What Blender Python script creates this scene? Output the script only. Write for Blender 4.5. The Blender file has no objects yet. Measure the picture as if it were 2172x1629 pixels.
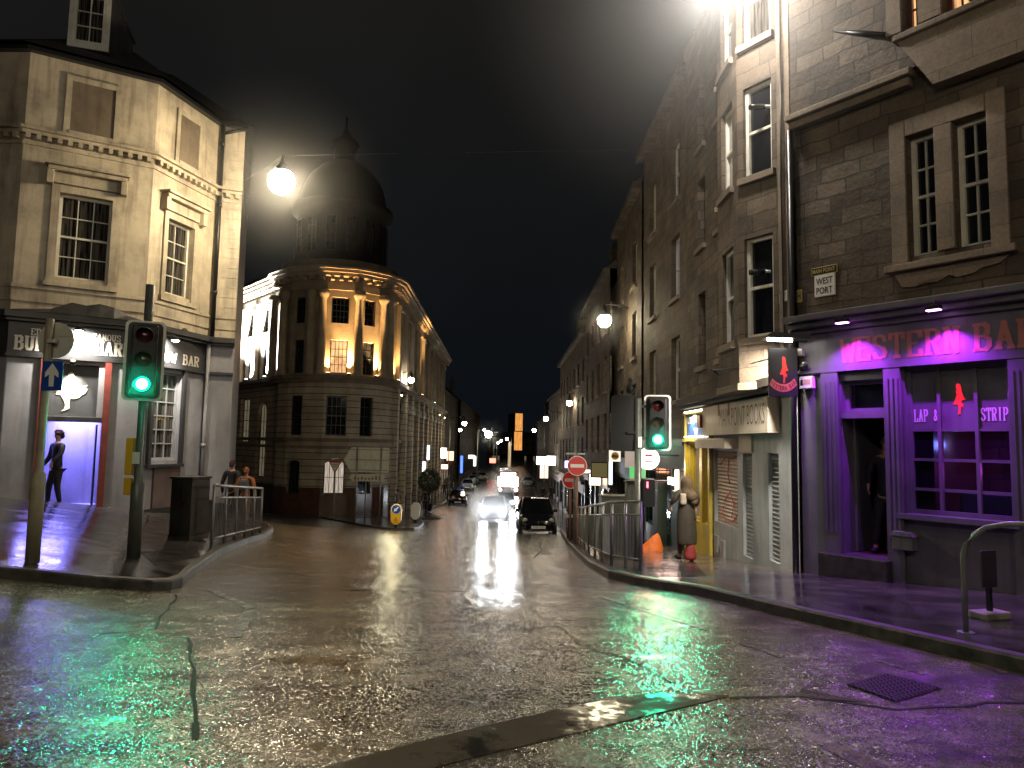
import bpy, math, random
from mathutils import Matrix, Vector
random.seed(7)
S = bpy.context.scene
COL = S.collection
# ------------------------------------------------------------------ camera, world, exposure
F_PX, CAMZ, ROLL = 1500.0, 1.6, 0.018
PITCH = math.atan(128/1500)
_R0 = Vector((1, 0, 0)); _U0 = Vector((0, -math.sin(PITCH), math.cos(PITCH))); FWD = Vector((0, math.cos(PITCH), math.sin(PITCH)))
RGT = math.cos(ROLL)*_R0 + math.sin(ROLL)*_U0
UPV = -math.sin(ROLL)*_R0 + math.cos(ROLL)*_U0
cam_d = bpy.data.cameras.new('camera'); cam = bpy.data.objects.new('camera', cam_d); COL.objects.link(cam)
cam.matrix_world = Matrix(((RGT.x, UPV.x, -FWD.x, 0), (RGT.y, UPV.y, -FWD.y, 0), (RGT.z, UPV.z, -FWD.z, CAMZ), (0, 0, 0, 1)))
cam_d.sensor_width = 36; cam_d.lens = 36*F_PX/2172; cam_d.clip_start = .05; cam_d.clip_end = 3000
S.camera = cam
W = bpy.data.worlds.new('World'); S.world = W; W.use_nodes = True
nt = W.node_tree; bg = nt.nodes['Background']
geo = nt.nodes.new('ShaderNodeTexCoord'); sep = nt.nodes.new('ShaderNodeSeparateXYZ'); rmp = nt.nodes.new('ShaderNodeValToRGB')
nt.links.new(geo.outputs['Generated'], sep.inputs[0]); nt.links.new(sep.outputs['Z'], rmp.inputs[0]); nt.links.new(rmp.outputs[0], bg.inputs[0])
rmp.color_ramp.elements[0].position = 0; rmp.color_ramp.elements[0].color = (.0026, .0040, .0058, 1)
rmp.color_ramp.elements[1].position = .6; rmp.color_ramp.elements[1].color = (.0072, .0067, .0060, 1)
cn = nt.nodes.new('ShaderNodeTexNoise'); cn.inputs['Scale'].default_value = 2.2; cn.inputs['Detail'].default_value = 4; nt.links.new(geo.outputs['Generated'], cn.inputs['Vector'])
cm = nt.nodes.new('ShaderNodeMapRange'); cm.inputs[1].default_value = .3; cm.inputs[2].default_value = .7; cm.inputs[3].default_value = .8; cm.inputs[4].default_value = 1.25; nt.links.new(cn.outputs[0], cm.inputs[0]); nt.links.new(cm.outputs[0], bg.inputs[1])
S.view_settings.view_transform = 'Standard'; S.view_settings.look = 'None'; S.view_settings.exposure = 0.4; S.view_settings.gamma = 1
S.cycles.use_denoising = True
S.cycles.max_bounces = 6; S.cycles.glossy_bounces = 4; S.cycles.diffuse_bounces = 3; S.cycles.transparent_max_bounces = 8; S.cycles.volume_bounces = 0
S.cycles.sample_clamp_indirect = 4; S.cycles.caustics_reflective = False; S.cycles.caustics_refractive = False

# ------------------------------------------------------------------ measuring helpers (photo pixel -> world point on a real surface)
def ray(px, py):
    v = (px-1086)/F_PX*RGT - (py-814.5)/F_PX*UPV + FWD
    return v/v.y
def P(px, py, y):
    v = ray(px, py)*y
    return Vector((v.x, v.y, v.z+CAMZ))
GD = [-20, 0, 5, 10, 15, 20, 32, 50, 70, 94, 130, 250, 400, 900]
GZ = [.3, .05, -.02, -.3, -.8, -1.3, -2.3, -3.5, -4.4, -4.7, -5.0, -5.6, -6.4, -6.4]
def _interp(y):
    if y <= GD[0]: return GZ[0]
    for i in range(len(GD)-1):
        if y <= GD[i+1]:
            return GZ[i]+(GZ[i+1]-GZ[i])*(y-GD[i])/(GD[i+1]-GD[i])
    return GZ[-1]
def gz(x, y):
    z = sum(_interp(y+k) for k in (-2, -1, 0, 1, 2))/5
    t = min(max((y-20)/14, 0), 1); t = t*t*(3-2*t)
    return z+.15*min(max(0, -x-4), 12)*(1-t)
def G(px, py, dz=0):
    v = ray(px, py); y = 1.0
    while y < 900 and CAMZ+v.z*y > gz(v.x*y, y)+dz: y += .02 if y < 60 else .2
    return Vector((v.x*y, y, CAMZ+v.z*y))

# ------------------------------------------------------------------ materials
MATS = {}
def mat(name, col=(.5, .5, .5), rough=.6, metal=0., emit=None, es=0., spec=.5, alpha=1., build=None):
    if name in MATS: return MATS[name]
    m = bpy.data.materials.new(name); m.use_nodes = True; n = m.node_tree; b = n.nodes['Principled BSDF']
    b.inputs['Base Color'].default_value = (*col, 1); b.inputs['Roughness'].default_value = rough; b.inputs['Metallic'].default_value = metal
    b.inputs['Specular IOR Level'].default_value = spec; b.inputs['Alpha'].default_value = alpha
    if emit: b.inputs['Emission Color'].default_value = (*emit, 1); b.inputs['Emission Strength'].default_value = es
    if build: build(n, b)
    MATS[name] = m; return m
def N(n, t, **k):
    x = n.nodes.new('ShaderNode'+t)
    for a, v in k.items(): setattr(x, a, v)
    return x
def noise(n, vec, scale, detail=4, rough=.55):
    x = N(n, 'TexNoise'); x.inputs['Scale'].default_value = scale; x.inputs['Detail'].default_value = detail; x.inputs['Roughness'].default_value = rough
    if vec: n.links.new(vec, x.inputs['Vector'])
    return x
def ramp(n, fac, stops):
    r = N(n, 'ValToRGB'); e = r.color_ramp.elements
    while len(e) < len(stops): e.new(.5)
    for i, (p, c) in enumerate(stops):
        e[i].position = p; e[i].color = (*c, 1) if len(c) == 3 else c
    n.links.new(fac, r.inputs[0]); return r
def mixc(n, fac, a, b, mode='MIX'):
    x = N(n, 'Mix', data_type='RGBA', blend_type=mode)
    for i, v in ((0, fac), (6, a), (7, b)):
        if hasattr(v, 'is_linked'): n.links.new(v, x.inputs[i])
        else: x.inputs[i].default_value = v if i == 0 else (*v, 1)
    return x.outputs[2]
def math_(n, op, a, b=0.):
    x = N(n, 'Math', operation=op)
    for i, v in enumerate((a, b)):
        if hasattr(v, 'is_linked'): n.links.new(v, x.inputs[i])
        else: x.inputs[i].default_value = v
    return x.outputs[0]
def bump(n, b, h, strength, dist, prev=None):
    x = N(n, 'Bump'); x.inputs['Strength'].default_value = strength; x.inputs['Distance'].default_value = dist
    n.links.new(h, x.inputs['Height'])
    if prev: n.links.new(prev, x.inputs['Normal'])
    n.links.new(x.outputs[0], b.inputs['Normal']); return x.outputs[0]
def vmath(n, op, a, b=None, s=None):
    x = N(n, 'VectorMath', operation=op)
    for i, v in enumerate((a, b)):
        if v is None: continue
        if hasattr(v, 'is_linked'): n.links.new(v, x.inputs[i])
        else: x.inputs[i].default_value = v
    if s is not None:
        if hasattr(s, 'is_linked'): n.links.new(s, x.inputs['Scale'])
        else: x.inputs['Scale'].default_value = s
    return x.outputs[0]
def facets(n, b, layers):
    """tilt the normal by random facets of real grit: layers of (vector colour 0..1, strength)"""
    v = N(n, 'NewGeometry').outputs['Normal']
    for c, k in layers:
        d = vmath(n, 'MULTIPLY', vmath(n, 'SUBTRACT', c, (.5, .5, .5)), (2, 2, 0))
        v = vmath(n, 'ADD', v, vmath(n, 'SCALE', d, s=k))
    n.links.new(vmath(n, 'NORMALIZE', v), b.inputs['Normal'])
def objc(n): return N(n, 'TexCoord').outputs['Object']
def uvc(n): return N(n, 'TexCoord').outputs['UV']

def b_asphalt(n, b):
    c = objc(n)
    big = noise(n, c, .35, 5); med = noise(n, c, 3.0, 5, .65)
    mp = N(n, 'Mapping'); mp.inputs['Scale'].default_value = (.45, 1.6, 1); n.links.new(c, mp.inputs[0])
    pud = noise(n, mp.outputs[0], 1.5, 7, .68)
    vor = N(n, 'TexVoronoi'); vor.inputs['Scale'].default_value = 88; n.links.new(c, vor.inputs['Vector'])
    grain = noise(n, c, 30, 4, .75)
    puddle = ramp(n, pud.outputs[0], [(.56, (0, 0, 0)), (.70, (1, 1, 1))]).outputs[0]
    col = ramp(n, med.outputs[0], [(.3, (.065, .056, .045)), (.5, (.135, .117, .094)), (.75, (.21, .183, .148))]).outputs[0]
    vc = ramp(n, vor.outputs['Color'], [(.0, (.5, .5, .5)), (1, (1.6, 1.55, 1.45))]).outputs[0]
    col = mixc(n, 1., col, vc, 'MULTIPLY')
    wn = noise(n, mp.outputs[0], .75, 7, .7); col = mixc(n, 1., col, ramp(n, wn.outputs[0], [(.36, (.35, .35, .36)), (.47, (.95, .95, .95)), (.6, (1.15, 1.12, 1.08)), (.72, (1.5, 1.42, 1.3))]).outputs[0], 'MULTIPLY')
    n.links.new(col, b.inputs['Base Color'])
    r = N(n, 'MapRange'); n.links.new(puddle, r.inputs[0]); r.inputs[3].default_value = .19; r.inputs[4].default_value = .07
    r2 = math_(n, 'ADD', r.outputs[0], math_(n, 'MULTIPLY', math_(n, 'SUBTRACT', big.outputs[0], .5), .2))
    r2 = math_(n, 'MAXIMUM', math_(n, 'ADD', r2, math_(n, 'MULTIPLY', math_(n, 'SUBTRACT', med.outputs[0], .5), .3)), .05)
    n.links.new(r2, b.inputs['Roughness']); b.inputs['Specular IOR Level'].default_value = 1.; b.inputs['IOR'].default_value = 1.6
    amp = N(n, 'MapRange'); n.links.new(puddle, amp.inputs[0]); amp.inputs[3].default_value = .155; amp.inputs[4].default_value = .04
    v2 = N(n, 'TexVoronoi'); v2.inputs['Scale'].default_value = 150; n.links.new(c, v2.inputs['Vector'])
    w = noise(n, c, 3.5, 3); ms = N(n, 'Mapping'); ms.inputs['Scale'].default_value = (1.2, 4.5, 1); n.links.new(c, ms.inputs[0]); w2 = noise(n, ms.outputs[0], 4.2, 6, .72)
    facets(n, b, [(vor.outputs['Color'], amp.outputs[0]), (v2.outputs['Color'], math_(n, 'MULTIPLY', amp.outputs[0], .9)), (w.outputs['Color'], .07), (w2.outputs['Color'], .06), (pud.outputs['Color'], .08)])
ASPH = mat('wet_asphalt', build=b_asphalt)
def b_paving(n, b):
    c = objc(n); mp = N(n, 'Mapping'); mp.inputs['Rotation'].default_value = (0, 0, .25); n.links.new(c, mp.inputs[0])
    br = N(n, 'TexBrick'); n.links.new(mp.outputs[0], br.inputs['Vector']); br.inputs['Scale'].default_value = 1; br.inputs['Mortar Size'].default_value = .012
    br.inputs['Brick Width'].default_value = .9; br.inputs['Row Height'].default_value = .6; br.inputs['Mortar Smooth'].default_value = .3
    br.inputs['Color1'].default_value = (.05, .047, .045, 1); br.inputs['Color2'].default_value = (.085, .078, .07, 1); br.inputs['Mortar'].default_value = (.018, .017, .016, 1)
    nz = noise(n, c, 2.2, 5); nf = noise(n, c, 60, 3)
    n.links.new(mixc(n, 1., br.outputs[0], ramp(n, nz.outputs[0], [(.3, (.55, .55, .55)), (.7, (1.3, 1.25, 1.2))]).outputs[0], 'MULTIPLY'), b.inputs['Base Color'])
    r = N(n, 'MapRange'); n.links.new(nz.outputs[0], r.inputs[0]); r.inputs[1].default_value = .35; r.inputs[2].default_value = .65; r.inputs[3].default_value = .08; r.inputs[4].default_value = .26
    n.links.new(r.outputs[0], b.inputs['Roughness']); b.inputs['Specular IOR Level'].default_value = .8
    w = noise(n, c, 2.2, 2); w3 = noise(n, c, 30, 3); facets(n, b, [(w.outputs['Color'], .025), (w3.outputs['Color'], .07)])
PAVE = mat('wet_paving', build=b_paving)
def b_kerb(n, b):
    c = objc(n); nz = noise(n, c, 6, 5); nf = noise(n, c, 50, 3)
    n.links.new(ramp(n, nz.outputs[0], [(.3, (.02, .018, .016)), (.7, (.075, .07, .06))]).outputs[0], b.inputs['Base Color'])
    b.inputs['Roughness'].default_value = .42; bump(n, b, nf.outputs[0], .6, .006)
KERB = mat('wet_kerb_stone', build=b_kerb)
def b_kerb2(n, b): b_kerb(n, b); r = [x for x in n.nodes if x.type == 'VALTORGB'][0]; r.color_ramp.elements[1].color = (.11, .10, .085, 1)
def b_kerb3(n, b): b_kerb(n, b); r = [x for x in n.nodes if x.type == 'VALTORGB'][0]; r.color_ramp.elements[1].color = (.05, .046, .042, 1)
KERB2 = mat('wet_kerb_stone_pale', build=b_kerb2); KERB3 = mat('wet_kerb_stone_dark', build=b_kerb3)
def stone(name, c1, c2, mortar, bw=.5, rh=.22, ms=.012, rub=.02, wear=.5, rot=0, band=False, jit=.06):
    def f(n, b):
        u = uvc(n); o = objc(n)
        dn = noise(n, u, 1.7, 2)
        v = mixc(n, jit, u, dn.outputs['Color'], 'LINEAR_LIGHT') if jit else u
        br = N(n, 'TexBrick'); n.links.new(v, br.inputs['Vector']); br.inputs['Scale'].default_value = 1; br.inputs['Mortar Size'].default_value = ms
        br.inputs['Brick Width'].default_value = 400 if band else bw; br.inputs['Row Height'].default_value = rh; br.inputs['Mortar Smooth'].default_value = .4; br.inputs['Bias'].default_value = -.1
        br.offset_frequency = 2; br.squash = 1.35; br.squash_frequency = 3
        br.inputs['Color1'].default_value = (*c1, 1); br.inputs['Color2'].default_value = (*c2, 1); br.inputs['Mortar'].default_value = (*mortar, 1)
        nz = noise(n, o, 1.1, 6, .65); nf = noise(n, o, 22, 5, .7)
        col = mixc(n, 1., br.outputs[0], ramp(n, nz.outputs[0], [(.3, (1-wear,)*3), (.7, (1+wear*.6,)*3)]).outputs[0], 'MULTIPLY')
        col = mixc(n, 1., col, ramp(n, nf.outputs[0], [(.25, (.72, .72, .72)), (.75, (1.25, 1.25, 1.25))]).outputs[0], 'MULTIPLY')
        n.links.new(col, b.inputs['Base Color']); b.inputs['Roughness'].default_value = .75
        p = bump(n, b, br.outputs['Fac'], -.9, .022); md = noise(n, o, 5, 5, .7)
        p = bump(n, b, md.outputs[0], .8, rub*1.4, p); bump(n, b, nf.outputs[0], .6, rub*.35, p)
    return mat(name, build=f)
RUBBLE = stone('brown_rubble_stone', (.065, .05, .035), (.15, .115, .082), (.045, .035, .026), .46, .24, .016, .018)
TENEM = stone('tenement_stone', (.085, .065, .047), (.15, .115, .082), (.05, .04, .03), .6, .3, .012, .022)
ASHLAR = stone('smooth_dressed_stone', (.19, .15, .11), (.24, .19, .145), (.12, .095, .07), .9, .45, .006, .008, .35, jit=0)
RUSTIC = stone('banded_stone', (.40, .34, .25), (.45, .38, .28), (.06, .05, .036), .9, .42, .03, .008, .35, band=True, jit=0)
SMOOTHST = stone('pale_smooth_stone', (.36, .30, .22), (.38, .31, .23), (.3, .25, .19), 1.5, .9, .004, .006, .3, jit=0)
def b_plaster(c, wear, scale=1.5, rough=.55, streak=True):
    def f(n, b):
        o = objc(n); nz = noise(n, o, scale, 6, .65)
        mp = N(n, 'Mapping'); mp.inputs['Scale'].default_value = (6, 6, .5); n.links.new(o, mp.inputs[0]); st = noise(n, mp.outputs[0], 1, 5, .6)
        nf = noise(n, o, 30, 4)
        col = mixc(n, 1., c, ramp(n, nz.outputs[0], [(.3, (1-wear,)*3), (.6, (1, 1, 1))]).outputs[0], 'MULTIPLY')
        if streak: col = mixc(n, 1., col, ramp(n, st.outputs[0], [(.25, (1-wear*.9, 1-wear, 1-wear)), (.5, (1, 1, 1))]).outputs[0], 'MULTIPLY')
        n.links.new(col, b.inputs['Base Color']); b.inputs['Roughness'].default_value = rough
        bump(n, b, nf.outputs[0], .3, .004)
    return f
def b_cream(n, b):
    b_plaster((.60, .52, .385), .55, 1.1)(n, b)
    br = N(n, 'TexBrick'); n.links.new(uvc(n), br.inputs['Vector']); br.inputs['Scale'].default_value = 1; br.inputs['Mortar Size'].default_value = .006; br.inputs['Brick Width'].default_value = .75; br.inputs['Row Height'].default_value = .36; br.inputs['Mortar Smooth'].default_value = .5
    bump(n, b, br.outputs['Fac'], -.35, .006)
CREAM = mat('cream_painted_render', build=b_cream)
GREYP = mat('grey_painted_render', build=b_plaster((.33, .33, .36), .3, 1.2, .42))
DGREY = mat('dark_grey_paint', build=b_plaster((.045, .045, .05), .35, 2, .38))
BARPAINT = mat('charcoal_bar_paint', build=b_plaster((.13, .125, .15), .3, 1.6, .42))
BLACKP = mat('black_paint', build=b_plaster((.016, .016, .018), .3, 3, .35))
REDSTONE = mat('faded_red_paint', build=b_plaster((.23, .045, .035), .5, 4, .5))
PLINTH = mat('red_granite', build=b_plaster((.12, .055, .038), .35, 3, .25))
SLATE = stone('roof_slate', (.022, .022, .026), (.04, .04, .044), (.01, .01, .012), .3, .22, .008, .006, .4, jit=0)
WFRAME = mat('white_window_frame', build=b_plaster((.75, .73, .64), .25, 3, .45))
DFRAME = mat('dark_window_frame', (.02, .02, .022), .4)
def b_glass(n, b):
    o = objc(n); nz = noise(n, o, .9, 3); n.links.new(ramp(n, nz.outputs[0], [(.35, (.004, .005, .007)), (.7, (.018, .02, .024))]).outputs[0], b.inputs['Base Color'])
    b.inputs['Roughness'].default_value = .06; w = noise(n, o, 2.2, 2); bump(n, b, w.outputs[0], .12, .02)
GLASS = mat('dark_window_glass', build=b_glass)
def b_curtain(n, b):
    o = uvc(n); mp = N(n, 'Mapping'); mp.inputs['Scale'].default_value = (7, .25, 1); n.links.new(o, mp.inputs[0]); nz = noise(n, mp.outputs[0], 3, 3)
    n.links.new(ramp(n, nz.outputs[0], [(.4, (.006, .006, .007)), (.62, (.09, .08, .065))]).outputs[0], b.inputs['Base Color']); b.inputs['Roughness'].default_value = .08
CURTAIN = mat('glass_over_curtain', build=b_curtain)
def lit(name, c, s, sc=3.):
    def f(n, b):
        o = uvc(n); mp = N(n, 'Mapping'); mp.inputs['Scale'].default_value = (5, .6, 1); n.links.new(o, mp.inputs[0]); nz = noise(n, mp.outputs[0], sc, 4)
        col = mixc(n, 1., c, ramp(n, nz.outputs[0], [(.3, (.35, .33, .3)), (.65, (1, 1, 1))]).outputs[0], 'MULTIPLY')
        n.links.new(col, b.inputs['Emission Color']); b.inputs['Emission Strength'].default_value = s
        b.inputs['Base Color'].default_value = (.05, .05, .05, 1); b.inputs['Roughness'].default_value = .15
    return mat(name, build=f)
LITWARM = lit('lit_orange_curtain', (1., .52, .22), 1.0)
LITPALE = lit('lit_pale_blind', (1., .85, .7), .45)
LITBLUE = lit('lit_bluish_blind', (.55, .62, .8), .14)
LITDIM = lit('lit_dim_interior', (.9, .75, .5), .12)
LITSHOP = lit('lit_shop_interior', (1., .82, .62), .8)
YELLOW = mat('yellow_shop_paint', build=b_plaster((.62, .47, .07), .3, 2, .4))
GREEN = mat('dark_green_shop_paint', build=b_plaster((.012, .035, .027), .3, 2, .3))
BLUEGREY = mat('pale_blue_grey_render', build=b_plaster((.42, .45, .47), .3, 1.5, .5))
SHUT = mat('galvanised_shutter', build=b_plaster((.33, .34, .34), .35, 2, .35))
SHUTP = mat('pink_painted_shutter', build=b_plaster((.62, .52, .46), .3, 2, .5))
BOARD = mat('cream_sign_board', build=b_plaster((.60, .52, .43), .22, 2, .5))
STEEL = mat('galvanised_steel', build=b_plaster((.30, .31, .30), .35, 5, .35))
STEEL.node_tree.nodes['Principled BSDF'].inputs['Metallic'].default_value = .5
POLE = mat('grey_green_pole_paint', build=b_plaster((.10, .105, .09), .3, 4, .35))
ALUM = mat('sign_back_aluminium', build=b_plaster((.52, .52, .44), .2, 3, .5))
WHITEP = mat('white_paint', (.75, .74, .70), .45)
LETTER = mat('ivory_letter_paint', (.68, .64, .55), .45)
REDP = mat('red_paint', (.55, .03, .025), .4)
BLUEP = mat('blue_sign_face', (.012, .06, .32), .35)
YELP = mat('yellow_plastic', (.75, .42, .02), .4)
BLKPL = mat('black_plastic', (.012, .012, .013), .35)
BLKM = mat('black_metal', (.014, .014, .015), .4, .3)
def b_worn_white(n, b):
    o = objc(n); nz = noise(n, o, 9, 6, .75); n.links.new(ramp(n, nz.outputs[0], [(.42, (.03, .029, .027)), (.56, (.3, .28, .24))]).outputs[0], b.inputs['Base Color'])
    b.inputs['Roughness'].default_value = .22; g = noise(n, o, 45, 3); bump(n, b, g.outputs[0], .7, .006)
MARK = mat('worn_white_road_paint', build=b_worn_white)
def b_worn_yel(n, b):
    o = objc(n); nz = noise(n, o, 7, 6, .75); n.links.new(ramp(n, nz.outputs[0], [(.40, (.03, .029, .027)), (.55, (.16, .12, .075))]).outputs[0], b.inputs['Base Color'])
    b.inputs['Roughness'].default_value = .25; g = noise(n, o, 45, 3); bump(n, b, g.outputs[0], .7, .006)
MARKY = mat('worn_yellow_road_paint', build=b_worn_yel)
def b_tar(n, b):
    o = objc(n); nz = noise(n, o, 2.2, 6, .7)
    n.links.new(ramp(n, nz.outputs[0], [(.36, (.03, .027, .023)), (.46, (.13, .105, .08))]).outputs[0], b.inputs['Base Color'])
    b.inputs['Roughness'].default_value = .17; g = noise(n, o, 14, 3); w = noise(n, o, 2.5, 2); facets(n, b, [(w.outputs['Color'], .12), (g.outputs['Color'], .10)])
TAR = mat('smooth_wet_tar_patch', build=b_tar)
CRACK = mat('wet_tar_seam', (.006, .006, .006), .6, spec=.2)
def emis(name, c, s): return mat(name, (.02, .02, .02), .4, emit=c, es=s)

# ------------------------------------------------------------------ mesh builder
class MB:
    def __init__(self, T=None): self.v = []; self.f = []; self.T = T or Matrix(); self.mi = []; self.m = 0; self.smooth = []
    def pt(self, p): self.v.append(self.T @ Vector(p)); return len(self.v)-1
    def face(self, pts, sm=False):
        self.f.append([self.pt(p) for p in pts]); self.mi.append(self.m); self.smooth.append(sm); return self
    def box(self, x0, x1, y0, y1, z0, z1):
        c = [(x, y, z) for z in (z0, z1) for y in (y0, y1) for x in (x0, x1)]
        b = len(self.v)
        for p in c: self.pt(p)
        for q in ((0, 2, 3, 1), (4, 5, 7, 6), (0, 1, 5, 4), (2, 6, 7, 3), (0, 4, 6, 2), (1, 3, 7, 5)):
            self.f.append([b+i for i in q]); self.mi.append(self.m); self.smooth.append(False)
        return self
    def prism(self, poly, y0, y1):           # poly in (x,z), extruded along y
        n = len(poly)
        self.face([(x, y0, z) for x, z in poly]); self.face([(x, y1, z) for x, z in reversed(poly)])
        for i in range(n):
            a, c = poly[i], poly[(i+1) % n]
            self.face([(a[0], y0, a[1]), (a[0], y1, a[1]), (c[0], y1, c[1]), (c[0], y0, c[1])])
        return self
    def column(self, poly, z0, z1):          # plan polygon (x,y) extruded up
        n = len(poly)
        self.face([(x, y, z1) for x, y in poly]); self.face([(x, y, z0) for x, y in reversed(poly)])
        for i in range(n):
            a, c = poly[i], poly[(i+1) % n]
            self.face([(a[0], a[1], z0), (c[0], c[1], z0), (c[0], c[1], z1), (a[0], a[1], z1)])
        return self
    def tube(self, path, r, n=8, cap=True):
        path = [Vector(p) for p in path]; rings = []
        for i, p in enumerate(path):
            d = (path[min(i+1, len(path)-1)]-path[max(i-1, 0)]).normalized()
            a = Vector((0, 0, 1)) if abs(d.z) < .9 else Vector((1, 0, 0))
            s = d.cross(a).normalized(); t = s.cross(d)
            rr = r[i] if isinstance(r, (list, tuple)) else r
            rings.append([self.pt(p+rr*(math.cos(2*math.pi*k/n)*s+math.sin(2*math.pi*k/n)*t)) for k in range(n)])
        for a, b in zip(rings, rings[1:]):
            for k in range(n):
                self.f.append([a[k], b[k], b[(k+1) % n], a[(k+1) % n]]); self.mi.append(self.m); self.smooth.append(True)
        if cap:
            self.f.append(rings[0][:]); self.mi.append(self.m); self.smooth.append(False)
            self.f.append(rings[-1][::-1]); self.mi.append(self.m); self.smooth.append(False)
        return self
    def lathe(self, prof, c=(0, 0, 0), n=16, a0=0, a1=2*math.pi, sm=True):
        full = abs(a1-a0-2*math.pi) < 1e-6; m = n if full else n+1; rings = []
        for r, z in prof:
            rings.append([self.pt((c[0]+r*math.cos(a0+(a1-a0)*k/n), c[1]+r*math.sin(a0+(a1-a0)*k/n), c[2]+z)) for k in range(m)])
        for a, b in zip(rings, rings[1:]):
            for k in range(n):
                self.f.append([a[k], a[(k+1) % m], b[(k+1) % m], b[k]]); self.mi.append(self.m); self.smooth.append(sm)
        return self
    def ball(self, c, r, n=12, sq=(1, 1, 1)):
        T0 = self.T; self.T = T0 @ Matrix.Translation(c) @ Matrix.Diagonal((*sq, 1))
        self.lathe([(r*math.sin(math.pi*k/(n//2))+1e-5, -r*math.cos(math.pi*k/(n//2))) for k in range(n//2+1)], n=n); self.T = T0; return self
    def build(self, name, material, parent=None, bevel=0, sub=0):
        me = bpy.data.meshes.new(name); me.from_pydata([tuple(v) for v in self.v], [], self.f)
        ms = material if isinstance(material, (list, tuple)) else [material]
        for m in ms: me.materials.append(m)
        uv = me.uv_layers.new(name='UVMap').data
        for p, mi, sm in zip(me.polygons, self.mi, self.smooth):
            p.material_index = mi; p.use_smooth = sm
            n = p.normal
            if abs(n.z) > .75: t = Vector((1, 0, 0)); w = Vector((0, 1, 0))
            else: t = Vector((-n.y, n.x, 0)).normalized(); w = Vector((0, 0, 1))
            for li in p.loop_indices:
                co = me.vertices[me.loops[li].vertex_index].co
                uv[li].uv = (co.dot(t), co.dot(w))
        o = bpy.data.objects.new(name, me); COL.objects.link(o)
        if parent: o.parent = parent
        if bevel:
            bv = o.modifiers.new('bevel', 'BEVEL'); bv.width = bevel; bv.segments = 2; bv.limit_method = 'ANGLE'
        if sub:
            sd = o.modifiers.new('sub', 'SUBSURF'); sd.levels = sub; sd.render_levels = sub
        return o
def thing(name, label, cat, loc=(0, 0, 0), rz=0, group=None):
    o = bpy.data.objects.new(name, None); COL.objects.link(o); o.location = loc; o.rotation_euler = (0, 0, rz); o.empty_display_size = .3
    o['label'] = label; o['category'] = cat
    if group: o['group'] = group
    return o
def tag(o, label, cat, group=None):
    o['label'] = label; o['category'] = cat
    if group: o['group'] = group
    return o
def struct(o): o['kind'] = 'structure'; return o
def dup(root, loc, rz, label, group=None):
    r = root.copy(); COL.objects.link(r); r.location = loc; r.rotation_euler = (0, 0, rz); r['label'] = label
    if group: r['group'] = group
    def rec(a, b):
        for ch in a.children:
            c = ch.copy(); COL.objects.link(c); c.parent = b; rec(ch, c)
    rec(root, r); return r

def glare_mist(loc, R, dens, sq=(1, 1, 1), aniso=.2):
    """added volume imitating lens glare round a lamp: densest at centre, thinning to nothing"""
    o = MB().ball((0, 0, 0), R, 20).build('glare_haze', None); o.location = loc; o.scale = sq; o['kind'] = 'stuff'; o.data.materials.clear()
    m = bpy.data.materials.new('glare_volume'); m.use_nodes = True; n = m.node_tree; n.nodes.clear(); ou = N(n, 'OutputMaterial'); pv = N(n, 'VolumePrincipled')
    pv.inputs['Color'].default_value = (.95, .95, .95, 1); pv.inputs['Anisotropy'].default_value = aniso
    ln = N(n, 'VectorMath', operation='LENGTH'); n.links.new(N(n, 'TexCoord').outputs['Object'], ln.inputs[0]); mr = N(n, 'MapRange'); mr.inputs[1].default_value = 0; mr.inputs[2].default_value = R*.98; mr.inputs[3].default_value = 1; mr.inputs[4].default_value = 0
    n.links.new(ln.outputs['Value'], mr.inputs[0]); pw = math_(n, 'POWER', mr.outputs[0], 1.6); n.links.new(math_(n, 'MULTIPLY', pw, dens), pv.inputs['Density']); n.links.new(pv.outputs[0], ou.inputs['Volume']); o.data.materials.append(m); return o

# text: Blender's built-in letters as a mesh in (x, z), facing -y
def text_into(mb, s, x, z, h, y=0, depth=.01, w=None, bold=0., center=True):
    cu = bpy.data.curves.new('t', 'FONT'); cu.body = s; cu.size = 1; cu.offset = bold; cu.resolution_u = 3
    ob = bpy.data.objects.new('t', cu); COL.objects.link(ob)
    dg = bpy.context.evaluated_depsgraph_get(); me = bpy.data.meshes.new_from_object(ob.evaluated_get(dg))
    bpy.data.objects.remove(ob); bpy.data.curves.remove(cu)
    xs = [v.co.x for v in me.vertices]; ys = [v.co.y for v in me.vertices]
    sx = h/(max(ys)-min(ys)); sxx = (w/(max(xs)-min(xs))) if w else sx
    ox = x-(sxx*(max(xs)+min(xs))/2 if center else sxx*min(xs)); oz = z-sx*min(ys)
    for p in me.polygons:
        mb.face([(ox+sxx*me.vertices[i].co.x, y-depth, oz+sx*me.vertices[i].co.y) for i in p.vertices])
    bpy.data.meshes.remove(me)
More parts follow.
